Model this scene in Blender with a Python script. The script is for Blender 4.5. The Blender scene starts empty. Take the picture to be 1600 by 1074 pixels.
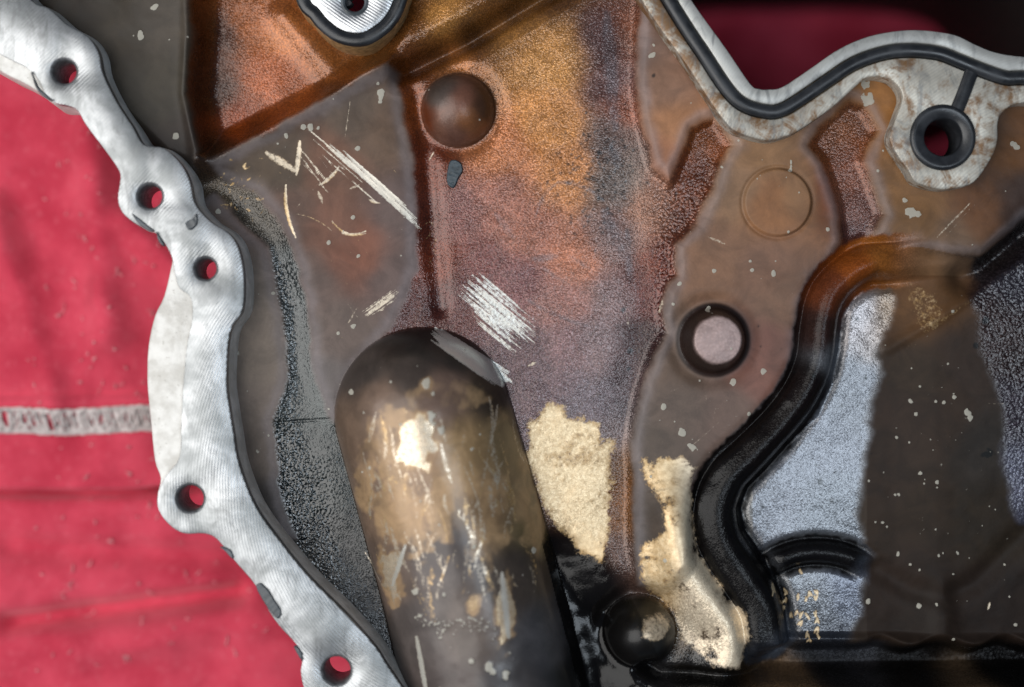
import bpy, bmesh, math, random
import numpy as np
from mathutils import Vector

# ------------------------------------------------------------------ camera, world, light
P = 0.0002            # one photograph pixel on the cover's floor plane, in metres
H = 2400.0            # camera height above the floor plane, in the same units
CX, CY = 800.0, 537.0
sc = bpy.context.scene
col = sc.collection

cam_d = bpy.data.cameras.new("camera")
cam = bpy.data.objects.new("camera", cam_d)
col.objects.link(cam)
cam.location = (0, 0, H * P)
cam_d.sensor_width = 36.0
cam_d.lens = 36.0 * H / 1600.0
cam_d.clip_start = 0.01
cam_d.clip_end = 50
cam_d.dof.use_dof = True
cam_d.dof.focus_distance = (H - 12) * P
cam_d.dof.aperture_fstop = 2.3
cam_d.dof.aperture_blades = 7
sc.camera = cam

w = bpy.data.worlds.new("World")
sc.world = w
w.use_nodes = True
wn = w.node_tree
bg = wn.nodes["Background"]
sky = wn.nodes.new("ShaderNodeTexSky")
sky.sky_type = 'NISHITA'
sky.sun_disc = False
sky.sun_elevation = math.radians(48)
sky.sun_rotation = math.radians(-70)
wn.links.new(sky.outputs[0], bg.inputs[0])
bg.inputs[1].default_value = 0.024

# daylight falling in from the open side on the left: one large soft lamp
ld = bpy.data.lights.new("daylight_opening", 'AREA')
ld.shape = 'RECTANGLE'
ld.size = 0.75
ld.size_y = 0.85
ld.energy = 7.6
ld.color = (1.0, 0.985, 0.96)
lo = bpy.data.objects.new("daylight_opening", ld)
col.objects.link(lo)
lo.location = (-0.50, -0.06, 0.66)
lo.rotation_euler = (Vector((-0.03, -0.01, 0.0)) - Vector(lo.location)).to_track_quat('-Z', 'Y').to_euler()

# unseen lamp added for the sky sheen in the pocket, up to the right: cooler, farther, small in diffuse light but mirrored by the oil
sd = bpy.data.lights.new("sky_sheen_lamp", 'AREA')
sd.shape = 'RECTANGLE'
sd.size = 0.25
sd.size_y = 0.30
sd.energy = 2.1
sd.color = (0.80, 0.90, 1.0)
so = bpy.data.objects.new("sky_sheen_lamp", sd)
col.objects.link(so)
so.location = (0.27, -0.06, 0.92)
so.rotation_euler = (Vector((0.08, -0.02, 0.0)) - Vector(so.location)).to_track_quat('-Z', 'Y').to_euler()

sc.view_settings.view_transform = 'Standard'
sc.view_settings.look = 'None'
sc.view_settings.exposure = 0.15
sc.view_settings.gamma = 1.0

# ------------------------------------------------------------------ helpers
rng = np.random.default_rng(7)
random.seed(7)

def W(px, py, z=0.0):
    """photograph pixel -> point of the place at height z (all in px units), metres"""
    k = (H - z) / H
    return Vector(((px - CX) * k * P, -(py - CY) * k * P, z * P))

def lin(c):
    c = np.asarray(c, dtype=np.float64) / 255.0
    return np.where(c <= 0.04045, c / 12.92, ((c + 0.055) / 1.055) ** 2.4)

def sstep(a, b, x):
    t = np.clip((x - a) / (b - a), 0, 1)
    return t * t * (3 - 2 * t)

def catmull(pts, n=6, closed=False):
    pts = [np.array(p, float) for p in pts]
    out = []
    m = len(pts)
    last = m if closed else m - 1
    for i in range(last):
        if closed:
            p0, p1, p2, p3 = pts[(i - 1) % m], pts[i], pts[(i + 1) % m], pts[(i + 2) % m]
        else:
            p0, p1, p2, p3 = pts[max(i - 1, 0)], pts[i], pts[i + 1], pts[min(i + 2, m - 1)]
        for k in range(n):
            t = k / n
            out.append(0.5 * ((2 * p1) + (-p0 + p2) * t + (2 * p0 - 5 * p1 + 4 * p2 - p3) * t * t
                              + (-p0 + 3 * p1 - 3 * p2 + p3) * t ** 3))
    if not closed:
        out.append(pts[-1])
    return [tuple(p) for p in out]

def vnoise(X, Y, s, seed=0):
    """value noise, cell size s px, range -1..1"""
    r = np.random.default_rng(seed)
    T = r.random((256, 256)) * 2 - 1
    x, y = X / s + 1000, Y / s + 1000
    xi, yi = np.floor(x).astype(int), np.floor(y).astype(int)
    fx, fy = x - xi, y - yi
    fx, fy = fx * fx * (3 - 2 * fx), fy * fy * (3 - 2 * fy)
    a = T[yi % 256, xi % 256]; b = T[yi % 256, (xi + 1) % 256]
    c = T[(yi + 1) % 256, xi % 256]; d = T[(yi + 1) % 256, (xi + 1) % 256]
    return (a * (1 - fx) + b * fx) * (1 - fy) + (c * (1 - fx) + d * fx) * fy

def fnoise(X, Y, s, seed=0, o=3):
    v = 0; a = 1.0; t = 0
    for k in range(o):
        v = v + a * vnoise(X, Y, s / 2 ** k, seed + 31 * k); t += a; a *= 0.55
    return v / t

def link(name, me, mat=None, parent=None):
    o = bpy.data.objects.new(name, me)
    col.objects.link(o)
    if mat is not None:
        me.materials.append(mat)
    if parent is not None:
        o.parent = parent
    return o

def empty(name, label, cat, group=None):
    o = bpy.data.objects.new(name, None)
    col.objects.link(o)
    o.empty_display_size = 0.02
    o["label"] = label; o["category"] = cat
    if group: o["group"] = group
    return o

# ------------------------------------------------------------------ materials
class NT:
    def __init__(self, name):
        self.m = bpy.data.materials.new(name)
        self.m.use_nodes = True
        self.t = self.m.node_tree
        self.b = self.t.nodes["Principled BSDF"]
    def n(self, typ, **kw):
        nd = self.t.nodes.new(typ)
        for k, v in kw.items():
            if k in nd.bl_rna.properties.keys():
                setattr(nd, k, v)
        return nd
    def l(self, a, b):
        self.t.links.new(a, b)
    def val(self, sock, v):
        if hasattr(v, 'links'):
            self.l(v, sock)
        else:
            sock.default_value = v
    def math(self, op, a, b=0.0, c=None, clamp=False):
        nd = self.n('ShaderNodeMath'); nd.operation = op; nd.use_clamp = clamp
        self.val(nd.inputs[0], a); self.val(nd.inputs[1], b)
        if c is not None: self.val(nd.inputs[2], c)
        return nd.outputs[0]
    def ramp(self, x, a, b, lo=0.0, hi=1.0):
        nd = self.n('ShaderNodeMapRange'); nd.interpolation_type = 'SMOOTHSTEP'
        self.val(nd.inputs[0], x); self.val(nd.inputs[1], a); self.val(nd.inputs[2], b)
        self.val(nd.inputs[3], lo); self.val(nd.inputs[4], hi)
        return nd.outputs[0]
    def mix(self, f, a, b, mode='MIX'):
        nd = self.n('ShaderNodeMix'); nd.data_type = 'RGBA'; nd.blend_type = mode
        self.val(nd.inputs[0], f)
        for s, v in ((nd.inputs[6], a), (nd.inputs[7], b)):
            if hasattr(v, 'links'): self.l(v, s)
            else: s.default_value = (*v[:3], 1)
        return nd.outputs[2]
    def mixf(self, f, a, b):
        nd = self.n('ShaderNodeMix'); nd.data_type = 'FLOAT'
        self.val(nd.inputs[0], f); self.val(nd.inputs[2], a); self.val(nd.inputs[3], b)
        return nd.outputs[0]
    def co(self, scale=(1, 1, 1), rot=0.0, loc=(0, 0, 0)):
        tc = self.n('ShaderNodeTexCoord'); mp = self.n('ShaderNodeMapping')
        self.l(tc.outputs['Object'], mp.inputs[0])
        mp.inputs['Scale'].default_value = scale
        mp.inputs['Rotation'].default_value = (0, 0, rot)
        mp.inputs['Location'].default_value = loc
        return mp.outputs[0]
    def noise(self, px, det=2.0, rough=0.5, co=None, dist=0.0):
        nd = self.n('ShaderNodeTexNoise')
        nd.inputs['Scale'].default_value = 1.0 / (px * P)
        nd.inputs['Detail'].default_value = det
        nd.inputs['Roughness'].default_value = rough
        nd.inputs['Distortion'].default_value = dist
        self.l(co if co is not None else self.co(), nd.inputs['Vector'])
        return nd.outputs[0]
    def bump(self, h, strength, dist_px, normal=None):
        nd = self.n('ShaderNodeBump')
        self.val(nd.inputs['Strength'], strength)
        (k_d := dist_px)
        if hasattr(k_d, 'links'): self.l(self.math('MULTIPLY', k_d, P), nd.inputs['Distance'])
        else: nd.inputs['Distance'].default_value = k_d * P
        self.l(h, nd.inputs['Height'])
        if normal is not None: self.l(normal, nd.inputs['Normal'])
        return nd.outputs[0]
    def comb(self, v):
        c = self.n('ShaderNodeCombineColor')
        for i in range(3): self.l(v, c.inputs[i])
        return c.outputs[0]
    def set(self, **kw):
        for k, v in kw.items():
            s = self.b.inputs[k.replace('_', ' ')]
            if hasattr(v, 'links'): self.l(v, s)
            elif isinstance(v, (tuple, list)): s.default_value = (*v[:3], 1)
            else: s.default_value = v

def mat_cover():
    k = NT("oil_varnished_casting")
    a = k.n('ShaderNodeAttribute'); a.attribute_name = "stain"
    s = k.n('ShaderNodeAttribute'); s.attribute_name = "surf"
    s2 = k.n('ShaderNodeAttribute'); s2.attribute_name = "surf_two"
    sp = k.n('ShaderNodeSeparateColor'); k.l(s.outputs['Color'], sp.inputs[0])
    sp2 = k.n('ShaderNodeSeparateColor'); k.l(s2.outputs['Color'], sp2.inputs[0])
    grain, rough, wear = sp.outputs
    spot, coarse, silver = sp2.outputs
    spec = s.outputs['Alpha']
    metl = s2.outputs['Alpha']
    co = k.co()
    fine = k.noise(2.1, 1.5, 0.6, co)
    mid = k.noise(3.9, 2.0, 0.55, co)
    blot = k.noise(46, 4.0, 0.62, co, 0.6)
    def cells(px):
        v = k.n('ShaderNodeTexVoronoi'); v.feature = 'SMOOTH_F1'
        v.inputs['Scale'].default_value = 1.0 / (px * P); v.inputs['Smoothness'].default_value = 0.35
        v.inputs['Randomness'].default_value = 1.0
        k.l(co, v.inputs['Vector'])
        return k.math('SUBTRACT', 1.0, k.math('MULTIPLY', v.outputs['Distance'], 1.25))
    fine = k.math('ADD', k.math('MULTIPLY', cells(2.7), 0.5), k.math('MULTIPLY', fine, 0.55))
    mid = k.math('ADD', k.math('MULTIPLY', cells(4.6), 0.7), k.math('MULTIPLY', mid, 0.35))
    hgrain = k.mixf(coarse, fine, mid)
    # varnish gathers unevenly: mottling of the stain itself
    mott = k.ramp(blot, 0.3, 0.72, 0.78, 1.2)
    pits = k.ramp(hgrain, 0.34, 0.72, 0.62, 1.34)  # grain sparkle put into the colour: peaks paler, pits darker
    pm = k.mixf(grain, 1.0, pits)
    tone = k.math('MULTIPLY', mott, pm)
    cc = k.n('ShaderNodeCombineColor')
    for i in range(3): k.l(tone, cc.inputs[i])
    base = k.mix(1.0, a.outputs['Color'], cc.outputs[0], 'MULTIPLY')
    # worn-through metal with ragged edges
    ragged = k.noise(5.0, 3.0, 0.65, co)
    wv = k.ramp(k.math('ADD', wear, k.math('MULTIPLY', k.math('SUBTRACT', ragged, 0.5), 0.9)), 0.32, 0.72)
    tint = k.noise(9, 5.0, 0.7, co)
    gold = k.mix(k.math('ADD', k.math('MULTIPLY', k.ramp(tint, 0.35, 0.7), 0.45), k.ramp(wear, 0.5, 0.95, 0.0, 0.62)), (0.36, 0.22, 0.085), (0.86, 0.68, 0.43))
    metal = k.mix(silver, gold, (0.62, 0.62, 0.58))
    base = k.mix(wv, base, metal)
    sv = k.ramp(k.math('ADD', spot, k.math('MULTIPLY', k.math('SUBTRACT', ragged, 0.5), 0.35)), 0.42, 0.56)
    base = k.mix(k.math('MULTIPLY', sv, 0.85), base, (0.40, 0.38, 0.32))
    s3 = k.n('ShaderNodeAttribute'); s3.attribute_name = "surf_three"
    sp3 = k.n('ShaderNodeSeparateColor'); k.l(s3.outputs['Color'], sp3.inputs[0])
    tubef = sp3.outputs[2]
    rr = k.mixf(wv, rough, k.math('SUBTRACT', k.mixf(silver, 0.42, 0.38), k.math('MULTIPLY', tubef, 0.14)))
    rr = k.mixf(sv, rr, 0.6)
    rr = k.math('ADD', rr, k.math('MULTIPLY', k.math('SUBTRACT', blot, 0.5), 0.18), clamp=True)
    bs = k.math('MULTIPLY', grain, k.mixf(wv, 1.0, 0.4))
    n1 = k.bump(hgrain, bs, k.mixf(coarse, 0.7, 1.6))
    nb = k.bump(blot, 0.18, 1.6, n1)
    # every grain of the cast skin is a small facet with its own tilt
    def facet(px):
        v = k.n('ShaderNodeTexVoronoi'); v.feature = 'F1'
        v.inputs['Scale'].default_value = 1.0 / (px * P)
        k.l(co, v.inputs['Vector'])
        return v.outputs['Color']
    fcol = k.mix(coarse, facet(2.3), facet(3.6))
    off = k.n('ShaderNodeVectorMath'); off.operation = 'SUBTRACT'
    k.l(fcol, off.inputs[0]); off.inputs[1].default_value = (.5, .5, .5)
    sc2 = k.n('ShaderNodeVectorMath'); sc2.operation = 'SCALE'
    k.l(off.outputs[0], sc2.inputs[0]); k.l(k.math('MULTIPLY', grain, k.mixf(wv, k.mixf(coarse, 0.22, 0.30), 0.30)), sc2.inputs['Scale'])
    ad2 = k.n('ShaderNodeVectorMath'); ad2.operation = 'ADD'
    k.l(nb, ad2.inputs[0]); k.l(sc2.outputs[0], ad2.inputs[1])
    nz = k.n('ShaderNodeVectorMath'); nz.operation = 'NORMALIZE'
    k.l(ad2.outputs[0], nz.inputs[0])
    n2 = nz.outputs[0]
    fs = k.n('ShaderNodeSeparateColor'); k.l(fcol, fs.inputs[0])
    fv = k.math('MULTIPLY_ADD', fs.outputs[0], 0.40, 0.80)  # facet tone varies too, sparkle put into the colour
    base = k.mix(k.math('MULTIPLY', grain, k.mixf(sv, 1.0, 0.0)), base, k.mix(1.0, base, k.comb(fv), 'MULTIPLY'))
    n3 = k.bump(k.math('ADD', sv, k.math('MULTIPLY', wv, -0.3)), 0.25, 0.6, n2)
    k.set(Base_Color=base, Roughness=rr, Metallic=k.mixf(sv, k.mixf(wv, metl, k.math('MULTIPLY_ADD', tubef, 0.22, 0.35)), 0.0), Normal=n3)
    k.l(spec, k.b.inputs['Specular IOR Level'])
    k.l(k.math('MULTIPLY', sp3.outputs[0], k.math('SUBTRACT', 1.0, k.math('MULTIPLY', wv, 0.6))), k.b.inputs['Coat Weight'])
    k.l(sp3.outputs[1], k.b.inputs['Coat Roughness'])
    k.b.inputs['Coat IOR'].default_value = 1.75
    k.l(n2, k.b.inputs['Coat Normal'])
    return k.m

def mat_machined(name, c0, c1, centre, stain=None, bright=0.3, marks=1, met=0.8):
    """milled aluminium: cutter arcs, smears, optional brown staining"""
    k = NT(name)
    co = k.co()
    cw = k.co(loc=(-(centre[0] - CX) * P, (centre[1] - CY) * P, 0))
    wv = k.n('ShaderNodeTexWave'); wv.wave_type = 'RINGS'; wv.rings_direction = 'Z'
    wv.inputs['Scale'].default_value = 1.0 / (4.4 * P) / 20 * 2 * math.pi
    wv.inputs['Distortion'].default_value = 2.2
    wv.inputs['Detail'].default_value = 2
    wv.inputs['Detail Scale'].default_value = 0.6
    k.l(cw, wv.inputs['Vector'])
    big = k.noise(60, 4, 0.6, co, 0.4)
    sm = k.noise(9, 3, 0.6, co)
    base = k.mix(k.ramp(big, 0.35, 0.68), c0, c1)
    base = k.mix(k.math('MULTIPLY', k.ramp(wv.outputs['Fac'], 0.2, 0.9), k.ramp(big, 0.3, 0.7, 0.04, 0.34) if marks == 1 else marks * .4), base, (0.26, 0.27, 0.28))
    if stain:
        st = k.noise(48, 6, 0.66, co, 1.0)
        xs = k.n('ShaderNodeSeparateXYZ'); k.l(co, xs.inputs[0])
        st = k.math('ADD', st, k.ramp(xs.outputs[0], 230 * P, 400 * P, 0.10, 0.0))
        base = k.mix(k.ramp(k.math('ADD', st, k.math('MULTIPLY', k.math('SUBTRACT', sm, 0.5), 0.3)), stain[1], stain[1] + 0.2), base, stain[0])
    nick = k.noise(11, 2, 0.5, k.co((1, .18, 1), -0.9), 0.4)
    base = k.mix(k.math('MULTIPLY', k.ramp(nick, 0.70, 0.76), 0.55), base, (0.12, 0.12, 0.125))
    pit = k.ramp(sm, 0.68, 0.75)
    base = k.mix(k.math('MULTIPLY', pit, 0.6), base, (0.2, 0.2, 0.2))
    rr = k.ramp(big, 0.3, 0.7, bright + 0.08, bright)
    smear = k.noise(30, 5, 0.7, k.co((1, .35, 1), 0.6), 1.5)
    base = k.mix(k.ramp(smear, 0.48, 0.70, 0, .7), base, (0.16, 0.165, 0.165))
    n1 = k.bump(wv.outputs['Fac'], 0.24 * marks, 1.0)
    n2 = k.bump(sm, 0.10, 0.6, n1)
    k.set(Base_Color=base, Roughness=rr, Metallic=met, Normal=n2)
    return k.m

def mat_cast():
    k = NT("raw_cast_aluminium")
    co = k.co()
    f = k.noise(6, 3, 0.6, co); b = k.noise(35, 4, 0.6, co)
    base = k.mix(k.ramp(b, 0.35, 0.65), (0.48, 0.465, 0.43), (0.66, 0.65, 0.62))
    base = k.mix(k.math('MULTIPLY', k.ramp(f, 0.62, 0.72), 0.5), base, (0.28, 0.26, 0.22))
    k.set(Base_Color=base, Roughness=0.5, Metallic=0.15, Normal=k.bump(f, 0.4, 2.0))
    return k.m

def mat_rubber(name="black_rubber", c=(0.014, 0.015, 0.017)):
    k = NT(name)
    co = k.co()
    f = k.noise(5, 3, 0.6, co); b = k.noise(40, 3, 0.6, co)
    base = k.mix(k.ramp(b, 0.4, 0.7), c, tuple(v * 2.2 for v in c))
    base = k.mix(k.ramp(f, 0.70, 0.78), base, (0.09, 0.08, 0.07))
    k.set(Base_Color=base, Roughness=k.ramp(b, 0.3, 0.7, 0.28, 0.46), Normal=k.bump(f, 0.15, 0.8))
    return k.m

def mat_cloth():
    k = NT("red_cotton_cloth")
    co = k.co()
    b = k.noise(120, 4, 0.6, co); f = k.noise(14, 3, 0.6, co)
    base = k.mix(k.ramp(b, 0.3, 0.7), (0.44, 0.027, 0.054), (0.62, 0.062, 0.102))
    base = k.mix(k.ramp(f, 0.52, 0.80, 0, 0.30), base, (0.66, 0.16, 0.20))
    wx = k.n('ShaderNodeTexWave'); wx.wave_type = 'BANDS'; wx.bands_direction = 'X'
    wy = k.n('ShaderNodeTexWave'); wy.wave_type = 'BANDS'; wy.bands_direction = 'Y'
    for q in (wx, wy):
        q.inputs['Scale'].default_value = 1.0 / (5.0 * P) / 20 * 2 * math.pi
        q.inputs['Distortion'].default_value = 1.5
        q.inputs['Detail'].default_value = 2
        k.l(co, q.inputs['Vector'])
    wvv = k.math('MAXIMUM', wx.outputs['Fac'], wy.outputs['Fac'])
    n1 = k.bump(wvv, 0.35, 1.2)
    n2 = k.bump(f, 0.3, 2.5, n1)
    k.set(Base_Color=base, Roughness=0.92, Normal=n2, Sheen_Weight=0.5, Sheen_Roughness=0.5, Sheen_Tint=(1.0, 0.62, 0.66), Specular_IOR_Level=0.15)
    return k.m

def mat_plain(name, c, rough=0.6, metallic=0.0, var=0.35, px=9, bump=0.3):
    k = NT(name)
    co = k.co()
    f = k.noise(px, 3, 0.6, co)
    base = k.mix(k.ramp(f, 0.3, 0.7), tuple(v * (1 - var) for v in c), tuple(min(1, v * (1 + var)) for v in c))
    k.set(Base_Color=base, Roughness=rough, Metallic=metallic, Normal=k.bump(f, bump, 1.0))
    return k.m

M_cover = mat_cover()
M_mill = mat_machined("milled_flange", (0.22, 0.23, 0.23), (0.41, 0.42, 0.425), (760, 760), bright=0.36)
M_mill_stained = mat_machined("milled_stained_flange", (0.40, 0.37, 0.31), (0.60, 0.57, 0.49), (1700, 520), ((0.20, 0.11, 0.05), 0.45), bright=0.42, marks=0.5, met=0.35)
M_mill_rim = mat_machined("milled_rim", (0.36, 0.36, 0.34), (0.48, 0.48, 0.45), (1700, 520), bright=0.44, marks=0.25, met=0.35)
M_mill_boss = mat_machined("milled_boss", (0.46, 0.47, 0.48), (0.62, 0.63, 0.64), (900, -500), bright=0.30)
M_cast = mat_cast()
M_rubber = mat_rubber()
M_seal = mat_rubber("grey_sealant", (0.045, 0.052, 0.058))
M_cloth = mat_cloth()
M_thread = mat_plain("white_thread", (0.52, 0.46, 0.44), 0.85)
M_lint = mat_plain("pale_lint", (0.66, 0.26, 0.28), 0.9)
M_chip = mat_plain("blue_black_flake", (0.035, 0.05, 0.06), 0.35, px=6)
M_hole = mat_plain("oily_bore", (0.20, 0.20, 0.205), 0.42, 0.6, px=7)
M_wall = mat_plain("shade_black_wall", (0.02, 0.018, 0.017), 0.55, px=12)  # near-black colour stands in for the shade inside the opening
M_edge = mat_plain("tan_varnished_edge", (0.34, 0.22, 0.10), 0.4, 0.3)
M_ground = mat_plain("concrete_floor", (0.22, 0.21, 0.20), 0.85, px=30)

# ------------------------------------------------------------------ outlines read off the cover
OPEN = [(1080, 0), (1135, 77), (1172, 131), (1186, 139), (1200, 140), (1223, 136), (1267, 107), (1311, 77), (1358, 57),
        (1408, 48), (1448, 48), (1492, 55), (1522, 69), (1555, 82), (1600, 89), (1690, 92), (1745, 70), (1765, -40),
        (1735, -150), (1620, -190), (1400, -195), (1180, -190), (1055, -140), (1046, -60)]
INNER_TR = [(1003, 0), (1008, 10), (1035, 50), (1072, 101), (1109, 158), (1139, 198), (1162, 211), (1200, 220), (1230, 213), (1254, 201),
            (1301, 168), (1334, 138), (1354, 122), (1378, 121), (1398, 129), (1410, 151), (1401, 181), (1390, 215),
            (1401, 241), (1418, 265), (1431, 285), (1462, 295), (1488, 295), (1522, 285), (1549, 248), (1559, 221),
            (1560, 191), (1569, 174), (1600, 161), (1700, 165), (1825, 140), (1845, -60), (1795, -220), (1640, -264),
            (1400, -269), (1150, -264), (995, -190), (966, -80)]
GASKET = [(1045, 0), (1078, 53), (1097, 81), (1137, 141), (1164, 165), (1200, 175), (1222, 172), (1247, 158), (1294, 126), (1334, 100),
          (1378, 84), (1418, 79), (1465, 83), (1498, 95), (1535, 110), (1572, 122), (1600, 122), (1700, 128), (1780, 95),
          (1800, -50), (1762, -180), (1630, -224), (1400, -229), (1165, -224), (1022, -160), (1008, -70)]
PORT = (1473, 215)
FL_OUT = [(-200, -40), (-120, 40), (0, 112), (34, 129), (62, 146), (84, 163), (104, 165), (121, 173), (134, 195), (161, 231), (183, 262),
          (188, 278), (184, 309), (191, 332), (215, 352), (240, 359), (257, 380), (268, 402), (265, 424), (255, 464), (241, 494),
          (231, 541), (229, 591), (231, 622), (235, 662), (241, 720), (250, 748), (245, 774), (248, 798), (265, 821), (288, 834),
          (318, 834), (339, 843), (365, 875), (399, 915), (420, 955), (437, 979), (464, 1009), (472, 1029), (470, 1053),
          (480, 1085), (520, 1130), (560, 1190), (600, 1300)]
FL_PAD_OUT = [(-200, -60), (-120, 15), (0, 85), (40, 105), (62, 128), (72, 152), (88, 162), (104, 165), (121, 173), (134, 195), (161, 231), (183, 262),
          (188, 278), (184, 309), (191, 332), (215, 352), (240, 362), (258, 382), (269, 404), (272, 424), (280, 450), (298, 466), (300, 500),
          (292, 540), (286, 600), (283, 660), (280, 715), (258, 745), (246, 774), (248, 798), (265, 821), (288, 834),
          (318, 834), (339, 843), (365, 875), (399, 915), (420, 955), (437, 979), (464, 1009), (472, 1029), (470, 1053),
          (480, 1085), (520, 1130), (560, 1190), (600, 1300)]
FL_IN = [(-60, -160), (0, -70), (50, 0), (77, 13), (107, 39), (138, 57), (155, 82), (162, 115), (184, 160), (208, 197), (226, 226), (258, 232), (284, 256),
         (298, 284), (306, 318), (330, 346), (358, 364), (374, 388), (382, 430), (380, 484), (360, 520), (355, 595), (360, 640), (366, 678),
         (374, 724), (400, 791), (440, 848), (484, 902), (544, 962), (588, 1012), (606, 1040), (640, 1090), (700, 1180), (760, 1300)]
HOLES = [(100, 112, 20), (234, 307, 20), (321, 420, 18), (297, 779, 22), (526, 1048, 23)]
ZF, ZC, ZT = 80.0, 68.0, 52.0

# ------------------------------------------------------------------ the casting's inner face, as relief
def axis(a, f0, f1, b, fine, coarse):
    return np.concatenate([np.arange(a, f0, coarse), np.arange(f0, f1, fine), np.arange(f1, b + coarse, coarse)])
gx = axis(-180, 95, 1640, 1900, 1.7, 8)
gy = axis(-290, -30, 1100, 1290, 1.7, 8)
X, Y = np.meshgrid(gx, gy)
Hh = np.zeros_like(X)
BIG = 1e4

def window(x0, x1, y0, y1):
    i0, i1 = np.searchsorted(gx, [x0, x1]); j0, j1 = np.searchsorted(gy, [y0, y1])
    return slice(j0, max(j1, j0 + 1)), slice(i0, max(i1, i0 + 1))

def seg_d(x, y, a, b):
    ax, ay = a; bx, by = b
    dx, dy = bx - ax, by - ay
    L = dx * dx + dy * dy + 1e-9
    t = np.clip(((x - ax) * dx + (y - ay) * dy) / L, 0, 1)
    return np.hypot(x - ax - t * dx, y - ay - t * dy), t

def sdf(pts, pad=60):
    """signed distance to a closed outline, negative inside"""
    p = np.array(pts, float)
    wn_ = window(p[:, 0].min() - pad, p[:, 0].max() + pad, p[:, 1].min() - pad, p[:, 1].max() + pad)
    x, y = X[wn_], Y[wn_]
    d = np.full(x.shape, BIG); ins = np.zeros(x.shape, bool)
    for i in range(len(p)):
        a, b = p[i], p[(i + 1) % len(p)]
        d = np.minimum(d, seg_d(x, y, a, b)[0])
        if a[1] != b[1]:
            c = ((a[1] > y) != (b[1] > y)) & (x < (b[0] - a[0]) * (y - a[1]) / (b[1] - a[1]) + a[0])
            ins ^= c
    out = np.full(X.shape, BIG)
    out[wn_] = np.where(ins, -d, d)
    return out

def pdist(pts, pad=150):
    """distance to a polyline and the parameter along it 0..1"""
    p = np.array(pts, float)
    wn_ = window(p[:, 0].min() - pad, p[:, 0].max() + pad, p[:, 1].min() - pad, p[:, 1].max() + pad)
    x, y = X[wn_], Y[wn_]
    L = np.hypot(*np.diff(p, axis=0).T); cum = np.concatenate([[0], np.cumsum(L)])
    d = np.full(x.shape, BIG); t = np.zeros(x.shape)
    for i in range(len(p) - 1):
        dd, tt = seg_d(x, y, p[i], p[i + 1])
        m = dd < d
        d = np.where(m, dd, d); t = np.where(m, (cum[i] + tt * L[i]) / cum[-1], t)
    D = np.full(X.shape, BIG); T = np.zeros(X.shape)
    D[wn_] = d; T[wn_] = t
    return D, T

def lobe(d, wd):            # half-round profile with a soft foot
    q = np.clip(1 - (d / wd) ** 2, 0, 1)
    return np.sqrt(q) * sstep(0, 0.25, q) * 0.6 + q * 0.4

e1 = fnoise(X, Y, 26, 3, 3); e2 = fnoise(X, Y, 9, 5, 2)
rag = e1 * 9 + e2 * 3.0     # raggedness for film edges

# --- heights
PANEL = [(330, 256), (470, 180), (608, 104), (622, 112), (635, 201), (645, 252), (652, 322), (653, 370), (650, 420), (635, 471), (608, 518),
         (560, 570), (528, 660), (514, 648), (487, 575), (484, 528), (480, 471), (464, 410), (440, 350), (400, 300), (350, 285)]
STRIP = [(335, 300), (380, 350), (420, 387), (434, 454), (444, 511), (450, 595), (427, 662), (433, 714), (440, 781), (464, 841), (430, 850),
         (370, 760), (340, 600), (340, 500), (360, 400), (300, 320)]
UPLEFT = [(40, -200), (300, -200), (300, 0), (305, 60), (298, 150), (318, 235), (310, 262), (262, 240), (180, 160), (140, 70), (60, 10)]
PLATEAU = [(1005, -60), (993, 134), (1003, 200), (1020, 262), (1045, 285), (1065, 240), (1079, 201), (1115, 183), (1145, 228), (1122, 262), (1115, 292),
           (1102, 315), (1088, 352), (1055, 383), (1056, 430), (1041, 454), (1035, 484), (1040, 521), (1021, 551), (1008, 588), (995, 628),
           (989, 662), (984, 695), (988, 760), (986, 850), (998, 915), (1040, 925), (1075, 880), (1080, 810), (1102, 748), (1129, 720), (1169, 679), (1200, 645), (1223, 622),
           (1240, 578), (1247, 528), (1254, 477), (1270, 437), (1301, 407), (1314, 380), (1307, 322), (1284, 255), (1262, 228), (1277, 201),
           (1324, 158), (1347, 168), (1368, 205), (1347, 255), (1358, 285), (1376, 335), (1361, 372), (1388, 385), (1442, 394), (1500, 400),
           (1535, 400), (1600, 345), (1900, 200), (1900, -280), (960, -280)]
TONGUE = [(1324, 158), (1347, 168), (1368, 205), (1347, 255), (1358, 285), (1376, 335), (1361, 390), (1305, 400), (1307, 322), (1284, 255), (1262, 228), (1277, 201)]
DARKFILM = [(1403, 437), (1403, 461), (1401, 501), (1384, 531), (1376, 555), (1384, 591), (1368, 628), (1364, 662), (1368, 682), (1358, 720),
            (1351, 754), (1348, 815), (1361, 872), (1361, 905), (1354, 932), (1349, 969), (1330, 1010), (1900, 1010), (1900, 830), (1600, 820), (1589, 808),
            (1582, 764), (1569, 727), (1572, 695), (1572, 645), (1562, 612), (1542, 568), (1534, 528), (1535, 494), (1522, 477), (1517, 457),
            (1529, 437), (1525, 405), (1440, 388), (1398, 386)]
POCKET = [(1403, 432), (1368, 434), (1334, 461), (1314, 494), (1309, 545), (1297, 602), (1277, 645), (1234, 689), (1199, 727), (1166, 761), (1154, 795),
          (1162, 835), (1182, 862), (1210, 909), (1220, 956), (1223, 1002), (1900, 1002), (1900, 200), (1600, 362), (1540, 415), (1470, 425)]
UPREC = [(310, -200), (306, 60), (300, 150), (322, 244), (470, 168), (600, 100), (640, 30), (660, -200)]
BEAD = catmull([(1470, 402), (1395, 409), (1355, 412), (1318, 433), (1292, 465), (1281, 511), (1274, 565), (1250, 618), (1212, 668), (1170, 712),
                (1136, 748), (1119, 790), (1122, 832), (1139, 868), (1164, 905), (1190, 948), (1200, 1000)], 4)
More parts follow.
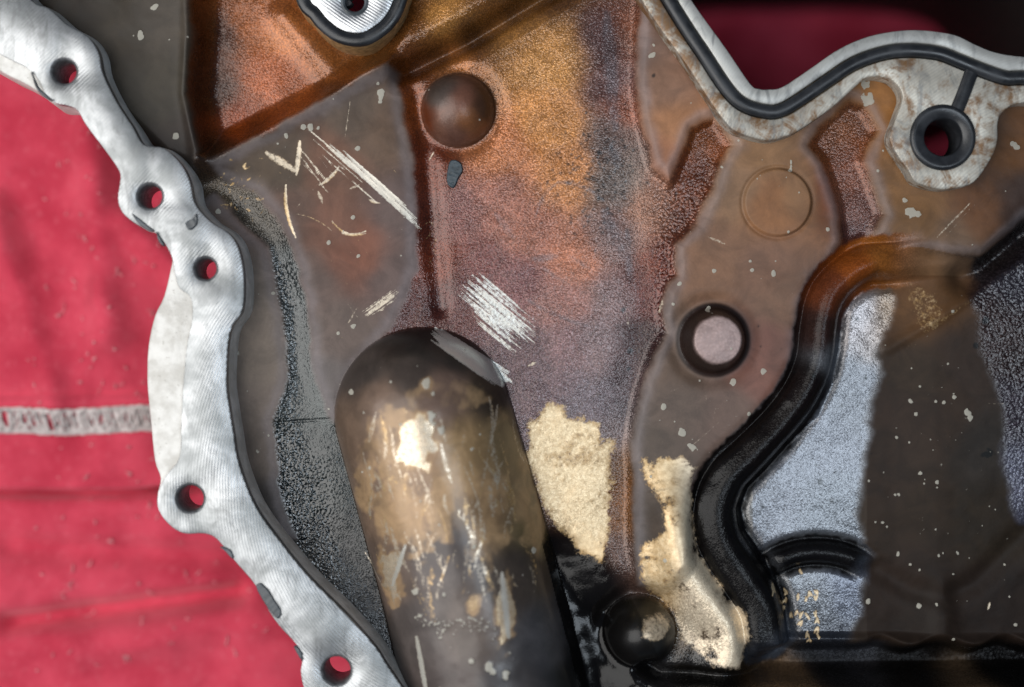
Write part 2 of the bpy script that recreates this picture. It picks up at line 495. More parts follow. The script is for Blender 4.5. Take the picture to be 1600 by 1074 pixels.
ARC = catmull([(1185, 905), (1215, 883), (1250, 869), (1290, 866), (1325, 872), (1352, 885), (1372, 900)], 4)
RIBW = catmull([(1030, 715), (1046, 760), (1052, 820), (1066, 880), (1104, 935), (1138, 985), (1134, 1040)], 4)
TUBE = [(661, 650), (692, 760), (731, 900), (770, 1060), (826, 1290)]

plate_d = sdf(PLATEAU); panel_d = sdf(PANEL); strip_d = sdf(STRIP); upl_d = sdf(UPLEFT)
dark_d = sdf(DARKFILM); pocket_d = sdf(POCKET); uprec_d = sdf(UPREC); tongue_d = sdf(TONGUE)

Hh += 16 * sstep(14, -14, plate_d) + 8 * sstep(24, -26, panel_d) + 5 * sstep(18, -18, strip_d)
Hh -= 34 * sstep(10, -34, uprec_d)
Hh += 22 * sstep(14, -10, upl_d)
# ribs either side of the upper recess
d, t = pdist([(318, 262), (470, 180), (612, 98)]); Hh += 16 * np.exp(-(d / 16) ** 2)
d, t = pdist([(306, -100), (303, 60), (300, 150), (318, 246)]); Hh += 14 * np.exp(-(d / 13) ** 2)
d, t = pdist([(628, 112), (730, 62), (900, -40), (1000, -110)]); Hh -= 30 * np.exp(-(d / 15) ** 2) + 12 * np.clip(1 - d / 40, 0, 1)
d, t = pdist([(650, 60), (760, -5), (900, -90)]); Hh += 12 * np.exp(-(d / 34) ** 2)
d, t = pdist([(440, 20), (520, 112), (600, 110)]); Hh += 14 * np.exp(-(d / 22) ** 2)
# floor of the middle basin dips towards the pipe; soft channels along both sides
d, t = pdist([(645, 140), (668, 240), (676, 360), (688, 480)]); Hh -= 8 * np.exp(-(d / 14) ** 2)
d, t = pdist([(968, -80), (965, 100), (975, 300), (1000, 480), (985, 640), (965, 800)]); Hh -= 5 * np.exp(-(d / 30) ** 2)
d, t = pdist([(360, 300), (425, 390), (462, 500), (470, 640), (490, 780), (560, 900), (640, 1010)]); Hh -= 3 * np.exp(-(d / 26) ** 2)
# pocket, bead, cross bead, worn rib
Hh -= 26 * sstep(14, -12, pocket_d) * (1 - 0.35 * sstep(1395, 1470, X))
bd, bt = pdist(BEAD)
bw = 30 + 7 * sstep(0.45, 0.8, bt)
fade_b = sstep(0.01, 0.16, bt)
Hh = Hh - 9 * np.exp(-((bd - bw - 3) / 13) ** 2) * fade_b * sstep(40, 0, bd - bw)
Hh = Hh + (34 * lobe(bd, bw)) * fade_b
ad, at_ = pdist(ARC)
fa = sstep(0.97, 0.78, at_) * sstep(0.02, 0.26, at_)
Hh += (17 * lobe(ad, 19) - 6 * np.exp(-((ad - 22) / 7) ** 2)) * fa
rd, rt = pdist(RIBW)
Hh += 30 * np.cos(np.clip(rd / 58, 0, 1) * math.pi / 2) ** 2 * sstep(0, 0.3, rt)
# right-hand side: diagonal groove, rough strip, gussets
d, t = pdist([(1515, 432), (1570, 392), (1640, 330), (1800, 220)]); Hh -= 30 * np.exp(-(d / 24) ** 2)
d, t = pdist([(1378, 895), (1430, 925), (1478, 938), (1530, 915), (1590, 855), (1680, 760)]); Hh -= 7 * np.exp(-(d / 18) ** 2)
d, t = pdist([(1476, 880), (1478, 1010)]); Hh += 8 * np.exp(-(d / 19) ** 2) * sstep(0, .5, t)
d, t = pdist([(1395, 545), (1520, 465), (1600, 410)]); Hh += 4 * np.exp(-(d / 9) ** 2)
# bottom trough and rim
scal = 8 * np.cos((X - 1475) / 50 * math.pi) * sstep(1330, 1400, X)
ty = Y - (1006 + 0.0 * X) + scal * 0.8
low = sstep(1165, 1215, X)
Hh -= 62 * sstep(-8, 22, ty) * sstep(1072, 1046, Y + 0.015 * (X - 1300)) * low
Hh += 46 * sstep(1054, 1066, Y + 0.006 * (X - 1300)) * sstep(1010, 1060, X)
d, t = pdist([(1010, 1040), (1035, 1058), (1080, 1062), (1200, 1058)]); Hh -= 30 * np.exp(-(d / 13) ** 2)
# pit between pipe and lower boss
d, t = pdist([(860, 880), (905, 950), (930, 1040), (950, 1150)]); Hh -= 16 * np.exp(-(d / 46) ** 2)
d, t = pdist([(950, 960), (985, 930), (1030, 940)]); Hh -= 18 * np.exp(-(d / 20) ** 2)
# pipe
td, tt = pdist(TUBE, 260)
tubeR = 137 + 6 * tt
tq = np.clip(1 - (td / tubeR) ** 2, 0, 1)
Htube = 118 * tq ** 0.62
Hh = np.where(td < tubeR, np.maximum(Hh * sstep(tubeR * 0.8, tubeR, td) + Htube, Hh), Hh)
# bosses
def dome(cx, cy, r, h, flat=None, moat=6):
    global Hh
    d = np.hypot(X - cx, Y - cy)
    if flat is None:
        q = np.clip(1 - (d / r) ** 2, 0, 1)
        prof = h * (0.8 * np.sqrt(q) + 0.2 * q)
    else:
        prof = h * (1 - sstep(flat - 1, r - 3, d)) + 2.0 * np.clip(1 - (d / flat) ** 2, 0, 1)
    Hh = Hh + prof - moat * np.exp(-((d - r - 5) / 13) ** 2)
    return d
b1 = dome(716, 172, 57, 46)
b2 = dome(1113, 532, 55, 50, 36, 7)
b3 = dome(1000, 988, 56, 56, None, 4)
dc = np.hypot(X - 1212, Y - 318)
Hh += 4.5 * sstep(54, 50, dc) - 2.0 * np.exp(-((dc - 55) / 3) ** 2)
# casting waviness
Hh += 1.4 * fnoise(X, Y, 70, 11, 2) + 0.5 * fnoise(X, Y, 22, 12, 2)

# --- which finish where
film = np.zeros_like(X)
for dd in (plate_d, panel_d, strip_d, upl_d, dark_d):
    film = np.maximum(film, sstep(5.5, -5.5, dd + rag * 0.55) if dd is not dark_d else sstep(11, -9, dd + rag * .7))
film = np.maximum(film, sstep(2, -2, td - tubeR))
for bb, r in ((b1, 57), (b2, 56), (b3, 53)):
    film = np.maximum(film, sstep(r + 4, r - 3, bb))
beadm = sstep(bw + 15, bw + 8, bd + 3 * e2) * sstep(0.02, 0.12, bt)
arcm = sstep(31, 24, ad + 3 * e2) * fa
film = film * (1 - beadm) * (1 - arcm)

# --- stain colours: the varnish place by place, some points darkened for shade
C = [(200, 60, 57, 53, 45), (250, 150, 54, 52, 45), (180, 10, 43, 39, 31), (290, 220, 46, 42, 39), (130, 20, 39, 35, 29), (250, 30, 63, 60, 54),
     (330, 50, 56, 27, 9), (385, 20, 120, 67, 28), (450, 50, 128, 76, 35), (420, 120, 137, 76, 44), (365, 200, 120, 54, 14), (470, 150, 120, 62, 22),
     (545, 105, 96, 51, 16), (328, 140, 51, 28, 14), (420, 190, 104, 49, 14), (330, 240, 40, 30, 22), (560, 75, 102, 64, 27), (520, 80, 120, 72, 32),
     (640, 20, 96, 58, 24), (700, 35, 158, 112, 56), (760, 5, 104, 68, 30), (690, 82, 58, 32, 14), (735, 58, 50, 29, 13), (795, 22, 56, 33, 15), (860, -16, 60, 36, 18), (400, 208, 66, 32, 12), (525, 142, 66, 36, 14), (350, 232, 48, 26, 14), (650, 118, 74, 40, 16), (1400, 640, 55, 49, 44), (1385, 760, 51, 46, 41), (1390, 480, 92, 74, 54), (1372, 850, 48, 43, 37), (850, -40, 130, 92, 44), (800, 40, 140, 98, 50),  # dark rib valley and recess edge points: varnish plus painted shade
     (860, 90, 160, 114, 62), (860, 190, 162, 110, 58), (890, 270, 160, 106, 60), (780, 240, 148, 92, 56), (770, 310, 122, 78, 66), (720, 330, 104, 68, 66),
     (710, 90, 138, 86, 40), (950, 60, 74, 54, 56), (960, 130, 84, 60, 60), (982, 50, 92, 50, 28), (985, 170, 104, 56, 36), (955, 220, 80, 66, 64),
     (960, 280, 84, 74, 72), (820, 360, 126, 80, 66), (900, 400, 140, 88, 66), (960, 370, 100, 78, 76), (760, 420, 92, 54, 52), (720, 470, 70, 38, 36),
     (800, 440, 96, 62, 64), (880, 480, 120, 82, 76), (880, 540, 100, 76, 80), (940, 540, 98, 82, 86), (850, 590, 88, 70, 76), (930, 630, 84, 74, 82),
     (820, 560, 76, 56, 60), (960, 470, 104, 84, 86), (960, 680, 88, 76, 78), (970, 860, 70, 56, 56), (962, 720, 76, 48, 17), (968, 770, 88, 52, 12), (970, 820, 84, 51, 16), (958, 860, 67, 41, 22), (930, 900, 42, 39, 43),
     (650, 150, 104, 52, 17), (660, 190, 86, 38, 11), (671, 260, 78, 32, 11), (676, 340, 67, 27, 11), (680, 410, 84, 36, 18), (690, 470, 56, 24, 18),
     (1105, 220, 92, 49, 16), (1095, 280, 78, 36, 11), (1065, 345, 78, 38, 20), (1035, 410, 80, 32, 11), (1018, 465, 72, 24, 11), (1006, 530, 38, 16, 14),
     (990, 590, 60, 44, 46), (975, 640, 66, 56, 60), (1130, 240, 96, 49, 16), (1020, 330, 118, 82, 66),
     (1030, 60, 104, 86, 76), (1045, 130, 116, 92, 76), (1060, 200, 140, 104, 74), (1035, 260, 132, 94, 70), (1150, 300, 120, 98, 76), (1200, 320, 124, 90, 60), (1250, 300, 112, 88, 64),
     (1120, 400, 110, 86, 68), (1200, 420, 104, 82, 68), (1050, 560, 92, 80, 70), (1180, 560, 108, 78, 70), (1060, 640, 84, 76, 70), (1130, 650, 92, 80, 74),
     (1230, 470, 104, 84, 70), (1180, 240, 126, 100, 72), (1020, 700, 78, 72, 66), (1210, 560, 98, 74, 66),
     (1380, 170, 124, 88, 46), (1400, 300, 106, 80, 50), (1420, 350, 100, 76, 48), (1530, 330, 84, 58, 36), (1590, 230, 84, 58, 32), (1490, 380, 92, 76, 60), (1590, 320, 50, 40, 36),
     (1430, 420, 98, 76, 54), (1450, 470, 92, 72, 48), (1430, 590, 56, 51, 44), (1480, 660, 55, 49, 43), (1450, 800, 49, 44, 37), (1540, 800, 44, 41, 34), (1450, 960, 37, 33, 29),
     (1550, 960, 36, 32, 29), (1520, 560, 53, 48, 44), (1540, 700, 48, 48, 46), (1390, 700, 53, 48, 43), (1400, 900, 43, 38, 34),
     (1300, 560, 78, 80, 84), (1300, 1010, 40, 42, 48), (1345, 930, 70, 74, 84), (1240, 1000, 60, 64, 72), (1280, 700, 81, 83, 88), (1220, 780, 81, 83, 88), (1350, 480, 120, 116, 117), (1300, 800, 78, 81, 85), (1270, 950, 79, 81, 84), (1340, 620, 76, 78, 82),
     (1380, 405, 128, 76, 28), (1330, 425, 120, 60, 16), (1298, 450, 84, 40, 18), (1281, 520, 38, 22, 18), (1262, 600, 16, 9, 8), (1210, 668, 14, 9, 8), (1122, 800, 12, 10, 10),
     (1160, 900, 12, 10, 10), (1200, 960, 13, 12, 12), (1250, 868, 13, 12, 13), (1330, 875, 14, 13, 14),
     (1320, 200, 101, 59, 32), (1280, 250, 82, 41, 13), (1325, 270, 95, 54, 36), (1350, 220, 90, 45, 14), (1335, 330, 82, 50, 40), (1300, 300, 90, 46, 18), (1320, 375, 60, 34, 30),
     (1560, 500, 34, 20, 18), (1570, 400, 22, 16, 15), (1590, 550, 36, 24, 22), (1590, 650, 44, 38, 44), (1595, 740, 70, 70, 82), (1600, 440, 36, 32, 38),
     (360, 290, 62, 54, 42), (395, 330, 50, 46, 40), (450, 450, 50, 56, 60), (470, 560, 42, 48, 51), (480, 700, 28, 34, 36), (520, 850, 12, 14, 14), (590, 960, 14, 14, 16),
     (500, 760, 20, 27, 28), (500, 660, 46, 52, 55),
     (405, 560, 108, 102, 94), (400, 480, 112, 106, 98), (400, 700, 88, 82, 76), (425, 790, 48, 46, 44), (410, 640, 100, 94, 88),
     (520, 260, 94, 70, 57), (560, 400, 104, 70, 56), (460, 330, 84, 68, 60), (540, 520, 88, 80, 76), (600, 200, 84, 70, 58), (630, 330, 84, 74, 72), (480, 450, 86, 76, 72), (520, 350, 96, 70, 58),
     (610, 430, 84, 74, 72), (560, 180, 74, 66, 58), (510, 600, 84, 82, 82), (440, 260, 70, 62, 52),
     (650, 538, 28, 24, 22), (725, 545, 36, 30, 26), (570, 575, 58, 48, 42), (650, 575, 62, 50, 42), (700, 610, 104, 78, 62), (600, 630, 96, 72, 54), (650, 690, 132, 100, 64), (740, 690, 136, 104, 54), (580, 760, 104, 80, 60),
     (560, 680, 98, 74, 54), (770, 610, 52, 40, 28), (800, 680, 116, 94, 54), (830, 760, 118, 96, 58), (850, 830, 90, 74, 36), (700, 850, 66, 56, 52), (660, 960, 66, 57, 53), (740, 960, 72, 60, 52),
     (600, 900, 88, 70, 58), (820, 880, 52, 42, 34), (850, 980, 50, 48, 50), (700, 1060, 60, 50, 46), (800, 1060, 48, 44, 44), (760, 780, 120, 90, 50), (650, 780, 118, 88, 58),
     (720, 160, 92, 58, 44), (690, 150, 62, 52, 46), (730, 190, 104, 62, 28), (760, 172, 60, 36, 18), (716, 215, 84, 56, 46), (700, 190, 92, 62, 48),
     (1113, 532, 150, 132, 128), (1113, 488, 30, 22, 20), (1157, 532, 34, 22, 20), (1113, 576, 44, 28, 22), (1069, 532, 30, 26, 24),
     (1000, 990, 33, 30, 24), (970, 990, 12, 11, 11), (985, 960, 29, 25, 15), (1020, 1020, 11, 9, 9),
     (910, 930, 14, 13, 13), (940, 1000, 7, 7, 7), (900, 1040, 16, 15, 15), (1000, 1060, 26, 27, 31), (940, 1060, 12, 12, 13),
     (1040, 800, 60, 54, 48), (1080, 960, 70, 58, 44), (1300, 1030, 12, 11, 11), (1450, 1030, 12, 11, 11), (1580, 1030, 12, 11, 11), (1250, 1090, 90, 70, 50), (1500, 1090, 70, 56, 42), (1100, 1050, 16, 15, 15)]
Cp = np.array(C, float)
wx_ = X + 9 * fnoise(X, Y, 40, 21, 2); wy_ = Y + 9 * fnoise(X, Y, 40, 22, 2)
colL = lin(Cp[:, 2:5])
S1 = 24.0
SC = {0: 22.0, 1: 24.0, 2: 32.0, 3: 34.0, 4: 20.0}
is_tube = td < tubeR
kind = np.where(is_tube, 0, np.where((beadm > .5) | (arcm > .5), 1, np.where(film > .5, 2, 3)))
for bb, r in ((b1, 60), (b2, 58), (b3, 56)): kind[bb < r] = 4
jj = np.clip(np.searchsorted(gy, Cp[:, 1]), 0, len(gy) - 1); ii_ = np.clip(np.searchsorted(gx, Cp[:, 0]), 0, len(gx) - 1)
kp = kind[jj, ii_]
stain = np.zeros(X.shape + (3,))
tot = np.zeros(X.shape)
soft = {0: sstep(2, -2, td - tubeR)}
soft[4] = np.maximum.reduce([sstep(64, 54, b1), sstep(62, 54, b2), sstep(58, 50, b3)]) * (1 - soft[0])
soft[1] = np.clip(beadm + arcm, 0, 1) * (1 - soft[0]) * (1 - soft[4])
rest = (1 - soft[0]) * (1 - soft[1]) * (1 - soft[4])
soft[2] = film * rest; soft[3] = (1 - film) * rest
for cls in range(5):
    num = np.zeros(X.shape + (3,)); den = np.full(X.shape, 1e-9)
    for (cx, cy), cl in zip(Cp[kp == cls, :2], colL[kp == cls]):
        wn_ = window(cx - 260, cx + 260, cy - 260, cy + 260)
        r2 = (wx_[wn_] - cx) ** 2 + (wy_[wn_] - cy) ** 2
        g = 1.0 / (1 + r2 / SC[cls] ** 2) ** 3 * sstep(260 ** 2, 180 ** 2, r2) + 1e-12
        den[wn_] += g
        num[wn_] += g[..., None] * cl
    c_ = num / den[..., None]
    c_[den < 1e-8] = lin((58, 50, 42))
    if cls == 2: c_ = c_ * np.where(((X > 1360) & (Y > 430))[..., None], np.array((.92, .74, .66)), np.array((1.30, 1.14, 1.06)))
    if cls == 3: c_ = c_ * np.where(X < 1180, 1, 0)[..., None] * np.array((1.04, 0.97, 0.84)) + c_ * np.where(X < 1180, 0, 1)[..., None]
    if cls == 0:
        g_ = c_.mean(-1, keepdims=True); c_ = (g_ + (c_ - g_) * .72) * (1 + .35 * sstep(820, 940, Y))[..., None]
    stain += c_ * soft[cls][..., None]

edge_sheen = np.zeros_like(X)  # lilac-grey sheen along the film's rounded edges, painted into the colour
for dd in (plate_d, panel_d, strip_d): edge_sheen = np.maximum(edge_sheen, np.exp(-((dd + rag * .55 + 9) / 9) ** 2))
edge_sheen *= film * (td > tubeR) * .38 * (dark_d > 0)
stain = stain * (1 - edge_sheen[..., None]) + edge_sheen[..., None] * lin((134, 126, 128))
k2 = sstep(39, 34, b2 + 1.5 * e2)[..., None]; k2s = (sstep(60, 54, b2) * (b2 > 0))[..., None]  # flat boss: bright top and dark reflecting sides painted into the colour
stain = stain * (1 - k2s) + k2s * (k2 * lin((140, 120, 116)) + (1 - k2) * lin((34, 22, 18)))
# --- grain, roughness, specular, wear
wear = np.zeros_like(X); silver = np.zeros_like(X); spot = np.zeros_like(X)
grain = (1 - film) * 0.85 + film * 0.07
rough = 0.27 * (1 - film) + 0.50 * film
spec = 0.45 * (1 - film) + 0.24 * film
coarse = np.zeros_like(X)
left_gr = sstep(560, 500, X) * sstep(640, 760, Y) + sstep(500, 440, X) * sstep(380, 430, Y)
coarse = np.clip(left_gr + sstep(1000, 1040, X) * sstep(200, 330, Y) * sstep(620, 560, Y) * (1 - sstep(1130, 1180, X)) + 0.8 * sstep(1510, 1540, X), 0, 1)
# bead and cross bead: smooth wet varnish
bm = np.maximum(beadm, arcm)
grain = grain * (1 - bm) + 0.55 * bm; rough = rough * (1 - bm) + 0.34 * bm; spec = spec * (1 - bm) + 0.12 * bm
# pocket floor: hazy thin oil film on the cast skin
pk = sstep(2, -4, pocket_d + rag * 0.2) * (1 - film) * (1 - bm) * sstep(1450, 1410, X)
spec = spec * (1 - pk) + 1.0 * pk; rough = rough * (1 - pk) + 0.30 * pk; grain = grain * (1 - pk) + 0.50 * pk
metl = 0.30 * (1 - film) * (1 - 0.75 * bm) + 0.25 * pk + 0.25 * film * np.clip(sstep(58, 50, b1) + sstep(58, 50, b2) + (td < tubeR), 0, 1)
lg = left_gr * (1 - film)
rough = rough * (1 - lg) + 0.16 * lg; metl = metl * (1 - .5 * lg)
# wet black pit
pit = sstep(88, 55, pdist([(880, 900), (920, 970), (960, 1060)])[0])
film_p = pit * (td > tubeR * 0.9)
bossm = np.maximum.reduce([sstep(60, 52, b1), sstep(58, 50, b2), sstep(56, 48, b3)])
spec = np.where((film > .5) & (X > 1330) & (Y > 380) & (bossm < .5), spec * 0.5, spec)
trough = sstep(-14, 0, ty) * low
coat = (0.17 + .06 * lg - .06 * (X > 1240) * (Y < 400) * 1.0) * (1 - film) * (1 - bm) + 0.07 * bm + (0.36 - .2 * (b2 < 62)) * bossm + 0.25 * film * (td < tubeR) - .25 * (film_p > .3) + .1 * film_p
coat = coat * (1 - .9 * trough)
spec = spec * (1 - .8 * trough)
coatr = 0.13 * (1 - film) + 0.24 * film + 0.06 * bm
coatr = np.maximum(coatr * (1 - film_p) + .14 * film_p, .36 * bossm)
grain = np.maximum(grain, .22 * bossm)
metl = metl * (1 - film_p); spec = spec * (1 - .6 * film_p)
stain = stain * (1 - .9 * film_p)[..., None] + (.9 * film_p)[..., None] * lin((15, 14, 14))
coat = np.clip(coat, 0, 1)
rough = rough * (1 - film_p) + 0.12 * film_p; grain = grain * (1 - film_p) + 0.10 * film_p

GOLD = [(817, 662), (840, 628), (881, 628), (894, 645), (941, 655), (948, 682), (963, 690), (961, 714), (961, 764), (964, 815), (951, 848), (961, 872), (941, 882), (901, 865),
        (880, 841), (857, 815), (833, 764), (820, 714)]
CREAM = [(995, 709), (1035, 706), (1068, 711), (1090, 728), (1082, 764), (1082, 821), (1095, 865), (1122, 909), (1159, 946), (1174, 989), (1162, 1016), (1156, 1046),
         (1109, 1043), (1092, 1026), (1065, 1006), (1048, 959), (1018, 932), (998, 912), (991, 875), (995, 845), (1030, 820), (1027, 786), (1003, 758), (993, 734)]
TRI = [(1428, 440), (1465, 457), (1478, 492), (1524, 466), (1500, 490), (1450, 526), (1402, 560), (1440, 524), (1436, 495)]
n18 = fnoise(X, Y, 30, 61, 4); n6 = fnoise(X, Y, 7, 62, 2)
wear = np.maximum(wear, sstep(14, -24, sdf(GOLD) + rag * .9) - .34 * sstep(.05, .6, n18 + .4 * n6))
wear = np.maximum(wear, sstep(9, -16, sdf(CREAM) + rag * .7) * 0.98 * (.72 + .28 * sstep(-26, 14, X - np.interp(Y, [p_[1] for p_ in RIBW], [p_[0] for p_ in RIBW]))) - .3 * sstep(.05, .6, n18 + .35 * n6))
silver = np.maximum(silver, 0.35 * sstep(8, -8, sdf(CREAM)) * sstep(1040, 1075, X))
tri = sstep(14, -6, sdf(TRI) + rag)
wear = np.maximum(wear, 0.40 * tri)
bw3 = sstep(34, 18, np.hypot((X - 1018) * 1.0, (Y - 974) * 1.25) + rag * 0.9); wear = np.maximum(wear, 0.62 * bw3); silver = np.maximum(silver, 0.3 * bw3)

def stamp(arr, p0, p1, wd, v=1.0, taper=True, bend=0.0):
    """one scratch: a thin tapered stroke"""
    (x0, y0), (x1, y1) = p0, p1
    m = 10 + wd + abs(bend)
    wn_ = window(min(x0, x1) - m, max(x0, x1) + m, min(y0, y1) - m, max(y0, y1) + m)
    x, y = X[wn_], Y[wn_]
    if bend:
        L = math.hypot(x1 - x0, y1 - y0) + 1e-6
        nx, ny = -(y1 - y0) / L, (x1 - x0) / L
        s = np.clip(((x - x0) * (x1 - x0) + (y - y0) * (y1 - y0)) / L / L, 0, 1)
        b = bend * 4 * s * (1 - s)
        x = x - nx * b; y = y - ny * b
    d, t = seg_d(x, y, p0, p1)
    ww = wd * (0.35 + 0.65 * np.sin(np.clip(t, 0.02, 0.98) * math.pi) ** 0.5) if taper else wd
    arr[wn_] = np.maximum(arr[wn_], v * sstep(ww + 1.3, ww * 0.35 - 0.6, d))

def cluster(p0, p1, spread, n, wd, v, sil, jit=0.25, seed=1):
    r = random.Random(seed)
    (x0, y0), (x1, y1) = p0, p1
    L = math.hypot(x1 - x0, y1 - y0); nx, ny = -(y1 - y0) / L, (x1 - x0) / L
    for i in range(n):
        o = r.uniform(-spread, spread); a = r.uniform(0, jit) * (0.5 + abs(o) / spread); b = 1 - r.uniform(0, jit) * (0.5 + abs(o) / spread)
        q0 = (x0 + (x1 - x0) * a + nx * o, y0 + (y1 - y0) * a + ny * o)
        q1 = (x0 + (x1 - x0) * b + nx * (o + r.uniform(-3, 3)), y0 + (y1 - y0) * b + ny * (o + r.uniform(-3, 3)))
        stamp(wear, q0, q1, wd * r.uniform(0.5, 1.2), v * r.uniform(0.8, 1.05))
        stamp(silver, q0, q1, wd * 1.6 + 2, sil)

cluster((516, 226), (660, 357), 7, 22, 1.9, .85, 0.75, 0.35, 1)
cluster((474, 204), (600, 312), 12, 10, 1.6, 0.8, 0.6, 0.5, 2)
cluster((470, 225), (530, 300), 18, 9, 1.3, 0.75, 0.5, 0.6, 3)
for p0, p1, wd, v, bn in [((418, 240), (462, 268), 7, .8, 0), ((470, 222), (464, 274), 4.5, .9, 0), ((448, 290), (463, 372), 3.5, .9, 6), ((463, 335), (520, 362), 1.6, .7, -5),
                          ((520, 346), (572, 366), 2.2, .85, 10), ((535, 365), (572, 362), 3.0, .8, 4), ((548, 160), (540, 215), 1.3, .7, 0), ((500, 290), (530, 262), 3.4, .8, 3),
                          ((505, 318), (498, 300), 3.6, .7, 0), ((548, 296), (562, 290), 2.6, .8, 0), ((576, 312), (594, 318), 2, .9, 2), ((545, 505), (560, 480), 2, .6, 0),
                          ((430, 300), (470, 262), 1, .5, 0), ((460, 330), (505, 280), .8, .5, 0), ((670, 250), (678, 236), 1.4, .8, 0), ((825, 572), (838, 566), 3, .7, 0),
                          ((978, 488), (984, 515), 2, .6, 0), ((1460, 372), (1512, 318), 2.0, .62, 0), ((1470, 375), (1516, 322), 1.2, .5, 0), ((540, 470), (566, 505), 1.5, .5, 0),
                          ((1035, 470), (1030, 490), 3, .7, 0), ((1105, 372), (1130, 382), 2.4, .7, 0), ((1550, 632), (1585, 632), .9, .7, 0), ((1552, 945), (1549, 956), 2, .95, 0),
                          ((690, 80), (600, 30), .8, .4, 0), ((1100, 610), (1103, 640), 1, .55, 0), ((1120, 625), (1110, 660), 1.2, .5, 0), ((1075, 700), (1120, 660), 1.4, .5, 0),
                          ((1070, 600), (1030, 620), .8, .5, 0), ((1150, 400), (1140, 470), .7, .45, 0)]:
    stamp(wear, p0, p1, wd * 1.35, v * .8, True, bn); stamp(silver, p0, p1, wd + 2, .45)
cluster((568, 496), (626, 456), 9, 18, 1.3, .7, .5, .45, 4)
cluster((724, 440), (836, 536), 26, 44, 1.6, .80, .95, .45, 5)
cluster((735, 490), (812, 552), 10, 14, 1.6, .75, .8, .5, 6)
cluster((676, 517), (800, 602), 13, 34, 1.9, 1.0, 1.0, .25, 7)
for i in range(26):   # amber flecks on the streak beside the panel
    a = rng.uniform(0, 1); x = 676 + rng.normal(0, 5); y = 345 + 70 * a
    stamp(wear, (x, y), (x + rng.uniform(-6, 6), y + rng.uniform(3, 10)), .9, .55)
for i in range(40):   # worn gold near the groove top
    x, y = rng.normal(385, 24), rng.normal(290, 24)
    stamp(wear, (x, y), (x + rng.uniform(-9, 9), y + rng.uniform(-9, 9)), rng.uniform(1, 4), rng.uniform(.4, .7))

# pipe: rubbed patches and long scrapes along its length
tw = np.zeros_like(X)
for cx, cy, rx, ry, v in [(655, 690, 42, 48, .78), (600, 680, 34, 50, .50), (640, 800, 46, 60, .56), (612, 890, 22, 46, .74), (735, 720, 40, 60, .58), (775, 740, 26, 90, .50), (820, 740, 22, 110, .52),
                          (790, 930, 16, 60, .70), (760, 830, 32, 70, .50), (742, 925, 14, 18, .62), (690, 780, 30, 50, .56), (575, 730, 18, 70, .42), (700, 615, 60, 26, .42), (846, 800, 18, 90, .46)]:
    q = np.sqrt(((X - cx) / rx) ** 2 + ((Y - cy) / ry) ** 2) + e1 * 0.55 + e2 * 0.2
    tw = np.maximum(tw, v * sstep(1.25, 0.55, q))
tw = tw * (td < tubeR)
wear = np.maximum(wear, np.where(tw > .6, tw * 0.86, 0))
n30 = fnoise(X, Y * 0.7, 44, 51, 4); n10 = fnoise(X, Y * 0.5, 13, 52, 3)
silver = np.maximum(silver, .45 * sstep(.55, .8, tw))
tg = 0.66 * sstep(-.26, .50, tw * 1.1 - .42 + n30 * .85 + n10 * .42) * sstep(0, .2, tw)
stain = stain * (1 - tg[..., None]) + tg[..., None] * lin((152, 124, 90))
for i in range(170):
    cx, cy = rng.choice([600, 650, 690, 745, 780]) + rng.normal(0, 22), rng.uniform(650, 930)
    an = math.radians(rng.choice([76, 72, 80, 66, 104]) + rng.normal(0, 6)); L = rng.uniform(10, 70)
    p0 = (cx - math.cos(an) * L / 2, cy - math.sin(an) * L / 2); p1 = (cx + math.cos(an) * L / 2, cy + math.sin(an) * L / 2)
    v = rng.uniform(.34, .58); wd = rng.uniform(1.2, 7.0)
    stamp(wear, p0, p1, wd, v, True, rng.uniform(-5, 5))
    if rng.random() < .5: stamp(silver, p0, p1, wd + 2, .5)
for p0, p1, wd in [((656, 980), (672, 1074), 6), ((785, 880), (795, 975), 6), ((618, 905), (640, 840), 5)]:
    stamp(wear, p0, p1, wd, .85); stamp(silver, p0, p1, wd + 2, .8)

for i in range(70):   # crumbly pale row across the pipe
    x = rng.uniform(650, 775); y = 955 + 6 * math.sin(x / 12) + rng.normal(0, 6)
    stamp(spot, (x, y), (x + rng.uniform(-6, 6), y + rng.uniform(-5, 5)), rng.uniform(.8, 2.2), rng.uniform(.5, .9))
for i in range(90):
    x, y = rng.uniform(1010, 1260), rng.uniform(210, 690)
    an = rng.uniform(0, 6.28); L = rng.uniform(4, 26)
    stamp(spot, (x, y), (x + math.cos(an) * L, y + math.sin(an) * L), rng.uniform(.4, .9), rng.uniform(.34, .5), True, rng.uniform(-3, 3))
for i in range(70):
    x, y = rng.uniform(1395, 1560), rng.uniform(600, 960)
    an = rng.uniform(0, 6.28); L = rng.uniform(3, 14)
    stamp(spot, (x, y), (x + math.cos(an) * L, y + math.sin(an) * L), rng.uniform(.4, 1.0), rng.uniform(.34, .55), True, rng.uniform(-3, 3))
for i in range(60):
    x, y = rng.uniform(430, 640), rng.uniform(180, 520)
    an = math.radians(40) + rng.normal(0, .5); L = rng.uniform(4, 24)
    stamp(wear, (x, y), (x + math.cos(an) * L, y + math.sin(an) * L), rng.uniform(.4, .9), rng.uniform(.32, .5), True, 0)
